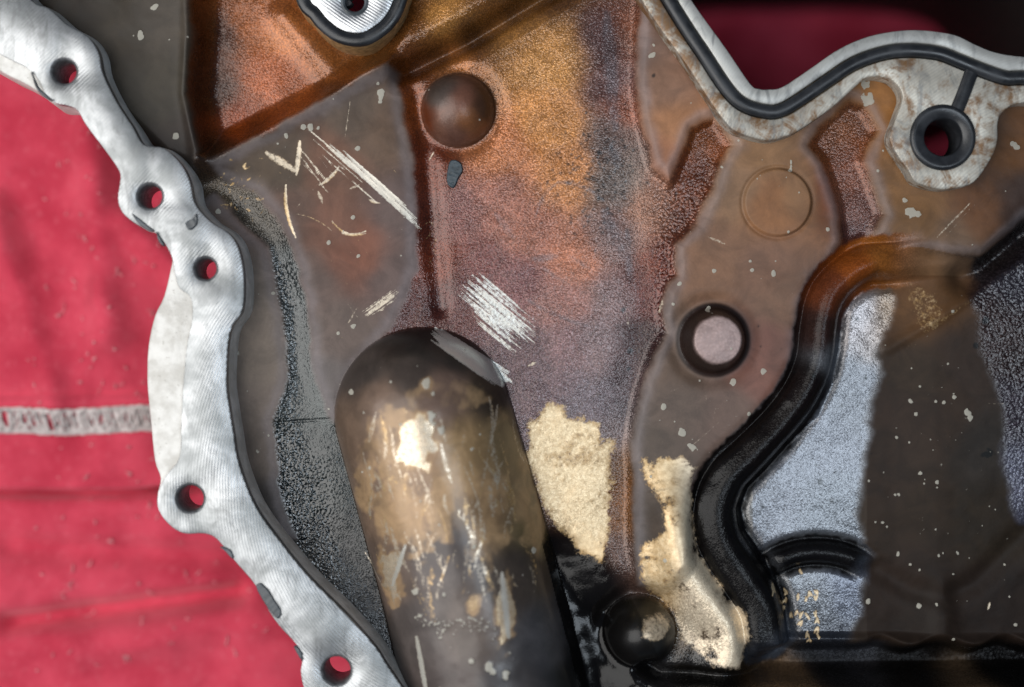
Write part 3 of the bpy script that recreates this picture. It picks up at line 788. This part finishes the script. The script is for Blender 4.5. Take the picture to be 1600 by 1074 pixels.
# dried pale spots
SP = [(596, 152, 9), (476, 202, 5), (487, 199, 5), (499, 201, 4), (448, 214, 4), (515, 380, 5), (560, 400, 4), (553, 509, 4), (529, 521, 4), (627, 400, 3.5), (560, 232, 4),
      (1018, 90, 8), (1020, 74, 3), (1010, 143, 5), (1349, 156, 11), (1347, 136, 8), (1352, 158, 9), (1233, 262, 7), (1376, 237, 3), (1420, 333, 10), (1430, 336, 6), (1411, 315, 5), (1582, 230, 8),
      (1114, 425, 5), (1059, 445, 4), (1172, 423, 4), (1170, 410, 3), (1190, 580, 5), (1062, 675, 8), (1080, 699, 7), (1080, 685, 3), (1168, 645, 3), (1035, 636, 5), (1145, 597, 7), (1050, 476, 4), (1105, 484, 7),
      (670, 598, 7), (684, 646, 9), (695, 664, 6), (682, 612, 4), (555, 610, 5), (635, 658, 4), (766, 1016, 12), (726, 1068, 8), (740, 1010, 5), (692, 1058, 5), (790, 1030, 7), (654, 910, 5), (743, 840, 4), (700, 910, 4),
      (1126, 263, 4), (1290, 360, 3), (1364, 945, 5), (1206, 428, 5), (1480, 630, 3), (1428, 627, 5), (1437, 648, 5), (1496, 622, 4), (1516, 645, 7), (1520, 655, 6), (1408, 685, 4), (1443, 740, 4), (1470, 755, 6), (1386, 820, 4), (1410, 870, 4),
      (300, 64, 3), (225, 60, 7), (214, 60, 5), (244, 72, 4), (270, 66, 5), (246, 16, 6), (260, 125, 4), (280, 217, 5), (342, 330, 4), (1442, 895, 4), (1442, 951, 4), (1255, 922, 3)]
def dot(arr, x, y, r, v=1.0):
    wn_ = window(x - r - 6, x + r + 6, y - r - 6, y + r + 6)
    q = np.hypot((X[wn_] - x), (Y[wn_] - y) * 0.9) + e2[wn_] * r * 0.9
    arr[wn_] = np.maximum(arr[wn_], v * sstep(r * .7 + 1.2, r * .7 - 1.6, q))
for x, y, r in SP: dot(spot, x, y, r, 0.95)
for i in range(420):
    x, y = rng.uniform(330, 1600), rng.uniform(20, 1040)
    dot(spot, x, y, abs(rng.normal(0, 1.3)) + .9, rng.uniform(.5, .9))
for i in range(190):   # gritty specks on the dark film
    x, y = rng.normal(1470, 60), rng.normal(740, 110)
    dot(spot, x, y, abs(rng.normal(0, 1.2)) + .8, rng.uniform(.45, .85))
for i in range(60):
    x, y = rng.normal(1105, 40), rng.normal(660, 40)
    stamp(spot, (x, y), (x + rng.uniform(-7, 7), y + rng.uniform(-7, 7)), rng.uniform(.5, 1.2), rng.uniform(.4, .6))
spot *= np.clip(film + 0.25, 0, 1)
# cast marks on the pocket floor, two worn rows
for x, y, r in [(1232, 930, 4), (1231, 945, 4), (1232, 955, 3), (1253, 937, 4), (1264, 940, 4), (1270, 932, 4), (1279, 930, 4), (1280, 938, 3), (1240, 966, 4), (1250, 962, 4), (1258, 965, 5), (1266, 968, 4), (1279, 965, 5), (1281, 974, 4),
                (1256, 979, 4), (1266, 996, 4), (1268, 1004, 3), (1281, 990, 4), (1280, 998, 3), (1254, 897, 3), (1205, 916, 6), (1208, 921, 5)]:
    for q in range(2): stamp(wear, (x + rng.uniform(-3, 3), y - r * .9 + rng.uniform(-2, 2)), (x + rng.uniform(-5, 5), y + r * .9 + rng.uniform(-2, 2)), rng.uniform(1.8, 3.2), .95)
# dark chips and pits in the varnish
chip = np.zeros_like(X)
for i in range(150):
    x, y = rng.normal(928, 34), rng.normal(285, 48)
    stamp(chip, (x, y), (x + rng.uniform(-4, 4), y + rng.uniform(-2, 4)), rng.uniform(.8, 3.4), .85)
for i in range(60):
    x, y = rng.uniform(1180, 1380), rng.uniform(480, 860)
    dot(chip, x, y, abs(rng.normal(0, 1.3)) + .8, .9)
for x, y, r in [(1358, 593, 6), (1352, 560, 3), (1321, 635, 3), (1288, 756, 5), (1282, 729, 4), (1310, 740, 3), (1305, 786, 4), (1242, 828, 3), (1281, 840, 3), (1297, 936, 3), (935, 312, 6), (936, 238, 5), (850, 683, 3), (838, 708, 3),
                (940, 695, 3), (1019, 121, 4), (985, 548, 5), (982, 577, 5), (974, 485, 4), (951, 325, 4), (1547, 712, 12), (1545, 500, 5), (1530, 540, 5)]:
    dot(chip, x, y, r, .95)
grey = np.zeros_like(X)     # varnish rubbed to grey-blue
for p0, p1, wd, b in [((826, 470), (920, 510), 4, 4), ((838, 335), (872, 285), 3.5, -6), ((872, 285), (945, 315), 4, -8), ((835, 405), (870, 400), 8, 0), ((890, 400), (925, 422), 3, 0), ((955, 225), (965, 260), 10, 0),
                      ((945, 330), (975, 400), 14, 0), ((980, 360), (985, 440), 8, 0), ((775, 335), (800, 370), 7, 0), ((948, 20), (962, 200), 14, 0), ((850, 420), (880, 440), 4, 0)]:
    stamp(grey, p0, p1, wd, .8, True, b)
grey *= 0.55 + 0.45 * sstep(-.2, .3, e2 + e1)
stain = stain * (1 - (0.86 * chip)[..., None]) + lin((18, 22, 24)) * (0.86 * chip)[..., None]
stain = stain * (1 - (0.45 * grey)[..., None]) + lin((84, 88, 94)) * (0.45 * grey)[..., None]
stamp(chip, (428, 661), (516, 655), 1.2, .8)
cr = np.zeros_like(X); stamp(cr, (428, 661), (516, 655), 1.4, 1.0); Hh -= 1.5 * cr
Hh += 0.9 * np.clip(spot - .3, 0, 1) - 0.8 * np.clip(wear - .5, 0, 1) * (td > tubeR)

# --- cut out what is not there: outside the left flange, the opening, the port
inn = [(CX + (x - CX) * (H - ZF) / H - 16, CY + (y - CY) * (H - ZF) / H + 8) for x, y in FL_IN]
dom = sdf([(-60, -400)] + inn + [(760, 1400), (2000, 1400), (2000, -400)], 20)
mid_open = [(CX + (x - CX) * (H - ZT) / H, CY + (y - CY) * (H - ZT) / H) for x, y in GASKET]
open_d = sdf(mid_open, 20)
pc = (CX + (PORT[0] - CX) * (H - ZT) / H, CY + (PORT[1] - CY) * (H - ZT) / H)
port_d = np.hypot(X - pc[0], Y - pc[1]) - 37
bossc = (CX + (554 - CX) * (H - 46) / H, CY + (3 - CY) * (H - 46) / H)
alive = (dom < 0) & (open_d > 0) & (port_d > 0) & (np.hypot(X - bossc[0], Y - bossc[1]) > 26)

lum_ = stain.mean(-1, keepdims=True)
stain = np.clip((lum_ + (stain - lum_) * 0.97) * (1 + 0.45 * metl[..., None] / 0.3), 0, .8)
# --- mesh it, one object per part
gyH, gxH = np.gradient(Hh, gy, gx)
nrm = np.stack([-gxH, gyH, np.ones_like(Hh)], -1)
nrm /= np.linalg.norm(nrm, axis=-1, keepdims=True)
co_all = np.stack([(X - CX) * P, -(Y - CY) * P, Hh * P], -1).reshape(-1, 3)
nrm = nrm.reshape(-1, 3)
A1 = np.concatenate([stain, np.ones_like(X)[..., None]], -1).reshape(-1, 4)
A2 = np.stack([grain, rough, wear, spec], -1).reshape(-1, 4)
A4 = np.stack([coat, coatr, (td < tubeR) * 1.0, np.ones_like(X)], -1).reshape(-1, 4)
A3 = np.stack([spot, coarse, silver, metl], -1).reshape(-1, 4)
part = np.zeros(X.shape, int)
part[(rd < 46) & (rt > 0.0)] = 7
part[(bd < bw + 3) & (bt > 0.07)] = 5
part[(ad < 20) & (at_ < 0.85) & (at_ > 0.08) & (part != 5)] = 6
part[td < tubeR] = 1
part[b1 < 59] = 2
part[b2 < 57] = 3
part[b3 < 54] = 4
part[dc < 55] = 8
ny_, nx_ = X.shape
idx = np.arange(ny_ * nx_).reshape(ny_, nx_)
quads = np.stack([idx[1:, :-1], idx[1:, 1:], idx[:-1, 1:], idx[:-1, :-1]], -1)
fa_ = alive[1:, :-1] & alive[1:, 1:] & alive[:-1, 1:] & alive[:-1, :-1]
fpart = part[:-1, :-1]

cover = empty("engine_cover", "oil stained cast aluminium engine cover lying face up on the red cloth", "engine cover")
NAMES = {0: ("cover_shell", None), 1: ("oil_passage", "domed pipe-like passage with varnish scraped down to gold and silver"),
         2: ("round_boss", "smooth brown dome near the top"), 3: ("round_boss", "flat topped boss with a pale lilac face"),
         4: ("round_boss", "wet black dome with a cream worn patch"), 5: ("raised_bead", "black glossy S-shaped bead with an amber upper end"),
         6: ("raised_bead", "short black arched bead across the pocket"), 7: ("worn_rib", "rib worn through to cream coloured metal"),
         8: ("disc_pad", "faint round disc in the brown film")}
for pid, (nm, lab) in NAMES.items():
    q = quads[fa_ & (fpart == pid)]
    if not len(q): continue
    used, inv = np.unique(q.ravel(), return_inverse=True)
    me = bpy.data.meshes.new(nm)
    nq = len(q)
    me.vertices.add(len(used)); me.loops.add(nq * 4); me.polygons.add(nq)
    me.vertices.foreach_set('co', co_all[used].astype(np.float32).ravel())
    me.loops.foreach_set('vertex_index', inv.astype(np.int32))
    me.polygons.foreach_set('loop_start', np.arange(0, nq * 4, 4, dtype=np.int32))
    me.polygons.foreach_set('use_smooth', np.ones(nq, bool))
    me.update(calc_edges=True)
    for an, arr in (("stain", A1), ("surf", A2), ("surf_two", A3), ("surf_three", A4)):
        at2 = me.attributes.new(an, 'FLOAT_COLOR', 'POINT')
        at2.data.foreach_set('color', arr[used].astype(np.float32).ravel())
    me.normals_split_custom_set_from_vertices(nrm[used].tolist())
    o = link(nm, me, M_cover, cover)
    if lab: o["label"] = lab

# ------------------------------------------------------------------ plates, sweeps
def area2(p):
    return sum(p[i][0] * p[(i + 1) % len(p)][1] - p[(i + 1) % len(p)][0] * p[i][1] for i in range(len(p)))

def offset_in(p, d):
    n = len(p); s = 1 if area2(p) > 0 else -1
    out = []
    for i in range(n):
        a, b, c = np.array(p[i - 1]), np.array(p[i]), np.array(p[(i + 1) % n])
        t = (c - a); L = np.linalg.norm(t) + 1e-9
        nn = np.array((-t[1], t[0])) / L * s
        out.append(tuple(b + nn * d))
    return out

def plate(name, outer, holes, ztop, zbot, mat, parent, bev=2.5, zimg=None, draft=0.0):
    """solid plate with bevelled rim and drilled, countersunk holes; outline given where its top face is seen"""
    zi = ztop if zimg is None else zimg
    kk = (H - zi) / H
    tw_ = lambda p: ((p[0] - CX) * kk, -(p[1] - CY) * kk)
    bm = bmesh.new()
    top_edges = []
    def ringv(pts, z): return [bm.verts.new((x * P, y * P, z * P)) for x, y in pts]
    def bridge(a, b, smooth=True):
        n = len(a)
        for i in range(n):
            f = bm.faces.new((a[i], a[(i + 1) % n], b[(i + 1) % n], b[i])); f.smooth = smooth
    o = [tw_(p) for p in outer]
    if area2(o) < 0: o = o[::-1]
    r0 = ringv(offset_in(o, bev), ztop); r1 = ringv(offset_in(o, bev * .3), ztop - bev * .35); r2 = ringv(o, ztop - bev); r3 = ringv(offset_in(o, -draft), zbot)
    bridge(r1, r0); bridge(r2, r1); bridge(r3, r2)
    loops = [r0]
    for ho in holes:
        if isinstance(ho, tuple):
            c = tw_(ho[:2]); hr = ho[2]
            pts = [(c[0] + math.cos(a) * hr, c[1] + math.sin(a) * hr) for a in np.linspace(0, 2 * math.pi, 40, endpoint=False)]
        else:
            pts = [tw_(p) for p in ho]
            if area2(pts) < 0: pts = pts[::-1]
        h0 = ringv(offset_in(pts, -2.4), ztop); h1 = ringv(offset_in(pts, -.7), ztop - .9); h2 = ringv(pts, ztop - 2.4); h3 = ringv(pts, zbot)
        bridge(h0, h1); bridge(h1, h2); bridge(h2, h3)
        loops.append(h0)
    es = []
    for lp in loops:
        for i in range(len(lp)):
            es.append(bm.edges.get((lp[i], lp[(i + 1) % len(lp)])))
    bmesh.ops.triangle_fill(bm, use_beauty=True, use_dissolve=False, edges=es, normal=(0, 0, 1))
    bmesh.ops.recalc_face_normals(bm, faces=bm.faces)
    me = bpy.data.meshes.new(name); bm.to_mesh(me); bm.free()
    me.set_sharp_from_angle(angle=math.radians(35))
    return link(name, me, mat, parent)

def sweep(name, path, prof, mat, parent=None, closed=False, z0=0.0, zimg=None):
    """profile of (offset, height) points drawn along a path seen at height zimg"""
    kk = (H - (z0 if zimg is None else zimg)) / H
    pts = [np.array(((p[0] - CX) * kk, -(p[1] - CY) * kk)) for p in path]
    n = len(pts)
    bm = bmesh.new(); rings = []
    for i in range(n):
        a = pts[i - 1] if (closed or i > 0) else pts[i]
        b = pts[(i + 1) % n] if (closed or i < n - 1) else pts[i]
        t = b - a; t /= np.linalg.norm(t) + 1e-9
        nn = np.array((-t[1], t[0]))
        rings.append([bm.verts.new(((pts[i][0] + nn[0] * o) * P, (pts[i][1] + nn[1] * o) * P, (z0 + h) * P)) for o, h in prof])
    m = len(prof)
    for i in range(n if closed else n - 1):
        r, s = rings[i], rings[(i + 1) % n]
        for j in range(m):
            f = bm.faces.new((r[j], r[(j + 1) % m], s[(j + 1) % m], s[j])); f.smooth = True
    if not closed:
        bm.faces.new(rings[0]); bm.faces.new(rings[-1][::-1])
    bmesh.ops.recalc_face_normals(bm, faces=bm.faces)
    me = bpy.data.meshes.new(name); bm.to_mesh(me); bm.free()
    me.set_sharp_from_angle(angle=math.radians(50))
    return link(name, me, mat, parent)

inn_s = catmull(FL_IN, 4)
f = plate("cast_flange", catmull(FL_OUT, 4) + inn_s[::-1], [(x, y, r + 3) for x, y, r in HOLES], ZC, -6, M_cast, cover, 5, zimg=ZC, draft=4)
f["label"] = "raw cast outer edge of the bolting flange"
inn_p = [(x - 1.5, y) for x, y in inn_s]
f = plate("machined_flange", catmull(FL_PAD_OUT, 4) + inn_p[::-1], HOLES, ZF, ZC - 8, M_mill, cover, 1.6)
f["label"] = "bright milled bolting face with five bolt holes"
face = f

gk = catmull(GASKET, 5, True)
if area2(gk) < 0: gk = gk[::-1]
g_out, g_in = offset_in(gk, -11.5), offset_in(gk, 11.5)
f = plate("opening_flange", catmull(INNER_TR, 4, True), [g_out, (PORT[0], PORT[1], 40)], ZT, -34, M_mill_stained, cover, 4)
f["label"] = "milled flange round the opening, streaked with rust brown varnish"
f = plate("opening_rim", g_in, [catmull(OPEN, 4, True)], ZT + 1, -20, M_mill_rim, cover, 3, zimg=ZT)
f["label"] = "dull grey rim along the edge of the opening"
oo = catmull(OPEN, 4, True)
if area2(oo) < 0: oo = oo[::-1]
plate("opening_wall", offset_in(oo, -9), [offset_in(oo, -1.5)], ZT - 14, -900, M_wall, cover, 1, zimg=ZT)  # deep near-black wall added to darken the opening
f = plate("gasket_groove", offset_in(gk, -13), [offset_in(gk, 13)], ZT - 12, -30, M_edge, cover, 1, zimg=ZT)

# rubber gasket pressed into the groove, with the port ring moulded on
gasket = empty("rubber_gasket", "black rubber gasket with a ring seal, seated round the opening at top right", "gasket")
prof = [(-10, -10), (-10, 0), (-8.2, 3.6), (-4.5, 5.8), (0, 6.4), (4.5, 5.8), (8.2, 3.6), (10, 0), (10, -10)]
sweep("gasket_bead", gk, prof, M_rubber, gasket, True, ZT)
ringp = [(PORT[0] + 41 * math.cos(a), PORT[1] + 41 * math.sin(a)) for a in np.linspace(0, 2 * math.pi, 56, endpoint=False)]
sweep("seal_ring", ringp, [(-11.5, -70), (-11.5, 1), (-9, 3.5), (2, 4.5), (5, 5.5), (9, 3.5), (11.5, -2), (11.5, -70)], M_rubber, gasket, True, ZT)
sweep("seal_bridge", [(1495, 172), (1501, 158), (1508, 140), (1516, 118), (1519, 108)], [(-11, -10), (-10.5, 1), (-8, 3), (8, 3), (10.5, 1), (11, -10)], M_rubber, gasket, False, ZT)

# boss at the top edge, its gasket and gold edge
BOSS = [(486, -90), (476, -40), (484, 0), (497, 13), (511, 30), (534, 47), (561, 52), (581, 44), (601, 27), (615, 0), (626, -50), (600, -110), (540, -125)]
boss = f = plate("machined_boss", catmull(BOSS, 4, True), [(554, 3, 20)], 46, -20, M_mill_boss, cover, 2.5)
bp = offset_in([p for p in catmull(BOSS, 4, True)], 0)
if area2(bp) < 0: bp = bp[::-1]
plate("boss_flange", offset_in(bp, -21), [offset_in(bp, -3)], 40, -40, M_edge, cover, 3, zimg=46)
bg_ = empty("rubber_seal", "dark rubber seal hugging the round machined boss at the top edge", "seal")
sweep("seal_bead", offset_in(bp, -10.5), [(-9.5, -10), (-9.5, 1), (-6, 4), (0, 5), (6, 4), (9.5, 1), (9.5, -10)], M_rubber, bg_, True, 44, zimg=46)
sleeve = [(554 + 18.5 * math.cos(a), 3 + 18.5 * math.sin(a)) for a in np.linspace(0, 2 * math.pi, 40, endpoint=False)]
o = sweep("hole_sleeve", sleeve, [(-3, -50), (-3, -2), (0, 0), (3, -2), (3, -50)], M_seal, boss, True, 48)

# sealant scraps stuck along the bolting flange, dark flake on the casting
def blob(name, pts, z, h, mat, parent, zimg):
    kk = (H - zimg) / H
    q = [((x - CX) * kk, -(y - CY) * kk) for x, y in catmull(pts, 4, True)]
    if area2(q) < 0: q = q[::-1]
    bm = bmesh.new()
    lv = []
    for ins, hh in ((0, 0), (.8, h * .7), (2.0, h)):
        lv.append([bm.verts.new((x * P, y * P, (z + hh + (random.uniform(-.3, .3) if hh else -1)) * P)) for x, y in offset_in(q, ins)])
    for a, b in zip(lv, lv[1:]):
        for i in range(len(a)):
            bm.faces.new((a[i], a[(i + 1) % len(a)], b[(i + 1) % len(a)], b[i])).smooth = True
    bmesh.ops.triangle_fill(bm, use_beauty=True, edges=[bm.edges.get((lv[-1][i], lv[-1][(i + 1) % len(q)])) for i in range(len(q))], normal=(0, 0, 1))
    bmesh.ops.recalc_face_normals(bm, faces=bm.faces)
    me = bpy.data.meshes.new(name); bm.to_mesh(me); bm.free()
    return link(name, me, mat, parent)
for hx, hy, hr in HOLES:
    ring_ = [(hx + (hr - .6) * math.cos(a), hy + (hr - .6) * math.sin(a)) for a in np.linspace(0, 2 * math.pi, 44, endpoint=False)]
    sweep("bolt_hole", ring_, [(-.9, -88), (-.9, -4), (1.2, -.6), (2.9, .2), (3.3, -.5), (2.0, -6), (2.0, -88)], M_hole, face, True, ZF)
for pts in ([(400, 916), (408, 911), (420, 922), (430, 938), (440, 955), (437, 966), (430, 965), (418, 950), (407, 932)],
            [(344, 855), (352, 855), (362, 861), (366, 872), (362, 873), (352, 862)],
            [(459, 1011), (466, 1010), (473, 1022), (473, 1033), (468, 1028)],
            [(50, 112), (56, 126), (63, 139), (80, 154), (85, 158), (77, 157), (62, 146), (53, 130)],
            [(206, 334), (220, 343), (232, 353), (242, 361), (234, 362), (218, 352)],
            [(245, 362), (252, 372), (258, 384), (253, 384), (246, 374)],
            [(290, 348), (300, 342), (308, 334), (309, 350), (299, 360), (292, 357)]):
    blob("sealant_scrap", pts, ZF, 3, M_seal, face, ZF)
blob("varnish_flake", [(703, 252), (712, 250), (721, 256), (723, 268), (717, 278), (711, 292), (704, 293), (698, 284), (699, 266)], 2.0, 3.5, M_chip, cover, 4)
blob("dirt_crumb", [(534, 1), (546, -1), (552, 6), (545, 12), (536, 9)], 20, 14, M_rubber, cover, 30)

# ------------------------------------------------------------------ red cloth underneath
ZK = -225.0
cloth = empty("red_cloth", "crumpled red cotton cloth with a white stitched hem under the engine cover", "cloth")
def fold(x, y, p, q, amp, wd):
    d, t = seg_d(x, y, p, q)
    return amp * np.exp(-(d / wd) ** 2)
def cloth_sheet(name, x0, x1, y0, y1, step, fn):
    xs = np.arange(x0, x1 + .1, step); ys = np.arange(y0, y1 + .1, step)
    x, y = np.meshgrid(xs, ys)
    cx_, cy_, z = fn(x, y)
    v = np.stack([(cx_ - CX) * P, -(cy_ - CY) * P, z * P], -1).reshape(-1, 3)
    n_, m_ = x.shape
    ii = np.arange(n_ * m_).reshape(n_, m_)
    q = np.stack([ii[1:, :-1], ii[1:, 1:], ii[:-1, 1:], ii[:-1, :-1]], -1).reshape(-1, 4)
    me = bpy.data.meshes.new(name)
    me.vertices.add(len(v)); me.loops.add(len(q) * 4); me.polygons.add(len(q))
    me.vertices.foreach_set('co', v.astype(np.float32).ravel())
    me.loops.foreach_set('vertex_index', q.astype(np.int32).ravel())
    me.polygons.foreach_set('loop_start', np.arange(0, len(q) * 4, 4, dtype=np.int32))
    me.polygons.foreach_set('use_smooth', np.ones(len(q), bool))
    me.update(calc_edges=True)
    return link(name, me, M_cloth, cloth)
def waves(x, y):
    z = 26 * fnoise(x, y, 190, 41, 2) + 9.0 * fnoise(x, y, 70, 42, 2)
    z += fold(x, y, (150, 330), (300, 480), 26, 26) + fold(x, y, (60, -50), (120, 520), 24, 36) + fold(x, y, (-80, 300), (30, 640), 18, 26)
    z += fold(x, y, (-60, 1015), (330, 965), -44, 18) + fold(x, y, (-60, 885), (440, 910), -24, 24) + fold(x, y, (60, 1060), (420, 1000), 16, 30)
    z += fold(x, y, (1120, -160), (1270, 60), 30, 30) - fold(x, y, (1170, -100), (1420, 120), 26, 60)
    return z
def lower(x, y):
    z = ZK + waves(x, y) + 10 * sstep(820, 1000, y) * sstep(500, 200, x)
    z -= 800 * sstep(880, 1040, x) * sstep(420, 250, y)
    z -= 60 * np.exp(-((y - edge(x) - 3) / 9) ** 2) * sstep(700, 500, x)
    return x, y, z
def edge(x):
    return 786 - 0.05 * x + 5 * np.sin(x / 90.0)
def upper(x, y):
    # sheet rolled under along its lower edge
    e = edge(x)
    s = (y - e)                      # rows past the edge curl under
    yy = np.where(s > 0, e - 6 + 6 * np.cos(np.clip(s, 0, 20) / 20 * math.pi), np.minimum(y, e))
    roll = np.where(s > 0, -40 * (1 - np.cos(np.clip(s, 0, 20) / 20 * math.pi)) / 2, 0)
    z = ZK + 20 + waves(x, y) + roll
    z += 5 * np.exp(-((y - e + 12) / 10) ** 2)                           # turned edge
    z -= 6 * np.exp(-((y - (622 - 0.02 * x)) / 5) ** 2) - 4 * np.exp(-((y - (636 - .02 * x)) / 9) ** 2)   # seam by the stitches
    z -= 5 * sstep(690, 700, y)
    return x, yy, z
cloth_sheet("lower_layer", -1400, 2600, -1200, 2200, 10, lower)
up = cloth_sheet("hemmed_layer", -1300, 760, -1100, 806, 6, upper)
# white overlock stitching: overlapping loops of thread
bm = bmesh.new()
def thread(pts, r=2.4):
    prev = None
    for i, p in enumerate(pts):
        a = pts[max(i - 1, 0)]; b = pts[min(i + 1, len(pts) - 1)]
        t = (Vector(b) - Vector(a)).normalized()
        s = t.cross(Vector((0, 0, 1)))
        if s.length < 1e-4: s = Vector((1, 0, 0))
        s.normalize(); u = s.cross(t)
        ring = [bm.verts.new((Vector(p) + (s * math.cos(k) + u * math.sin(k)) * r) * P) for k in (0, 1.26, 2.51, 3.77, 5.03)]
        if prev:
            for j in range(5):
                bm.faces.new((prev[j], prev[(j + 1) % 5], ring[(j + 1) % 5], ring[j])).smooth = True
        prev = ring
def sp_(x, y, dz):
    z = upper(np.array([x]), np.array([y]))[2][0] + dz
    return (x - CX, -(y - CY), z)
x = -480.0
while x < 330:
    yc = 668 - 0.018 * x + 2.5 * math.sin(x / 40)
    j = lambda q: random.uniform(-q, q)
    lean = 9 + j(7)
    pts = []
    for k in range(15):
        a = k / 14 * 2 * math.pi * 1.1
        pts.append(sp_(x + lean * math.sin(a) * 1.3 + 10 * k / 14 + j(1), yc + 19 * math.cos(a) + j(1.5), 4 + 2.5 * math.sin(2 * a)))
    thread(pts, 2.6)
    if random.random() < .8:
        thread([sp_(x + j(3), yc - 20, 4), sp_(x + 6 + j(4), yc + j(3), 7), sp_(x + 13 + j(4), yc + 20, 4)], 2.8)
    x += random.uniform(7, 15)
for side in (-20, 20):
    thread([sp_(xx, 668 - 0.018 * xx + 2.5 * math.sin(xx / 40) + side + random.uniform(-1.5, 1.5), 5) for xx in np.arange(-480, 330, 7)], 2.6)
bmesh.ops.recalc_face_normals(bm, faces=bm.faces)
me = bpy.data.meshes.new("stitching"); bm.to_mesh(me); bm.free()
o = link("stitching", me, M_thread, cloth); o["label"] = "white overlock stitching along the hem"
# lint caught on the cloth
bm = bmesh.new()
def fuzz(x, y, s):
    f_ = upper if y < 770 else lower
    for k in range(random.randint(1, 3)):
        a = random.uniform(0, 6.28); L = s * random.uniform(.6, 1.6)
        pts = []
        for q in range(4):
            xx, yy = x + math.cos(a) * L * q / 3, y + math.sin(a) * L * q / 3
            a += random.uniform(-.6, .6)
            _, _, z = f_(np.array([xx]), np.array([yy]))
            pts.append((xx - CX, -(yy - CY), z[0] + 2 + random.uniform(0, 2)))
        thread(pts, random.uniform(.6, 1.4))
for x, y, s in [(180, 815, 8), (223, 833, 9), (50, 915, 9), (50, 946, 7), (32, 962, 9), (75, 998, 9), (140, 1068, 10), (242, 936, 8), (260, 932, 6), (316, 1040, 9), (330, 1066, 8), (160, 396, 8), (132, 415, 9), (135, 608, 7),
                (122, 920, 7), (110, 875, 6), (180, 964, 6), (218, 1046, 7), (235, 880, 6), (385, 1020, 7), (90, 840, 5), (150, 755, 6), (83, 762, 6), (55, 430, 6), (40, 480, 7), (145, 575, 6)]:
    fuzz(x, y, s)
for i in range(110):
    y = random.uniform(150, 1100); fuzz(random.uniform(-20, 440 if y > 850 else 230), y, random.uniform(2, 5))
bmesh.ops.recalc_face_normals(bm, faces=bm.faces)
me = bpy.data.meshes.new("lint"); bm.to_mesh(me); bm.free()
o = link("lint", me, M_lint, cloth); o["kind"] = "stuff"

# ------------------------------------------------------------------ the floor below
me = bpy.data.meshes.new("ground")
S = 1.5
me.from_pydata([(-S, -S, -1150 * P), (S, -S, -1150 * P), (S, S, -1150 * P), (-S, S, -1150 * P)], [], [(0, 1, 2, 3)])
g = link("ground", me, M_ground)
g["kind"] = "structure"
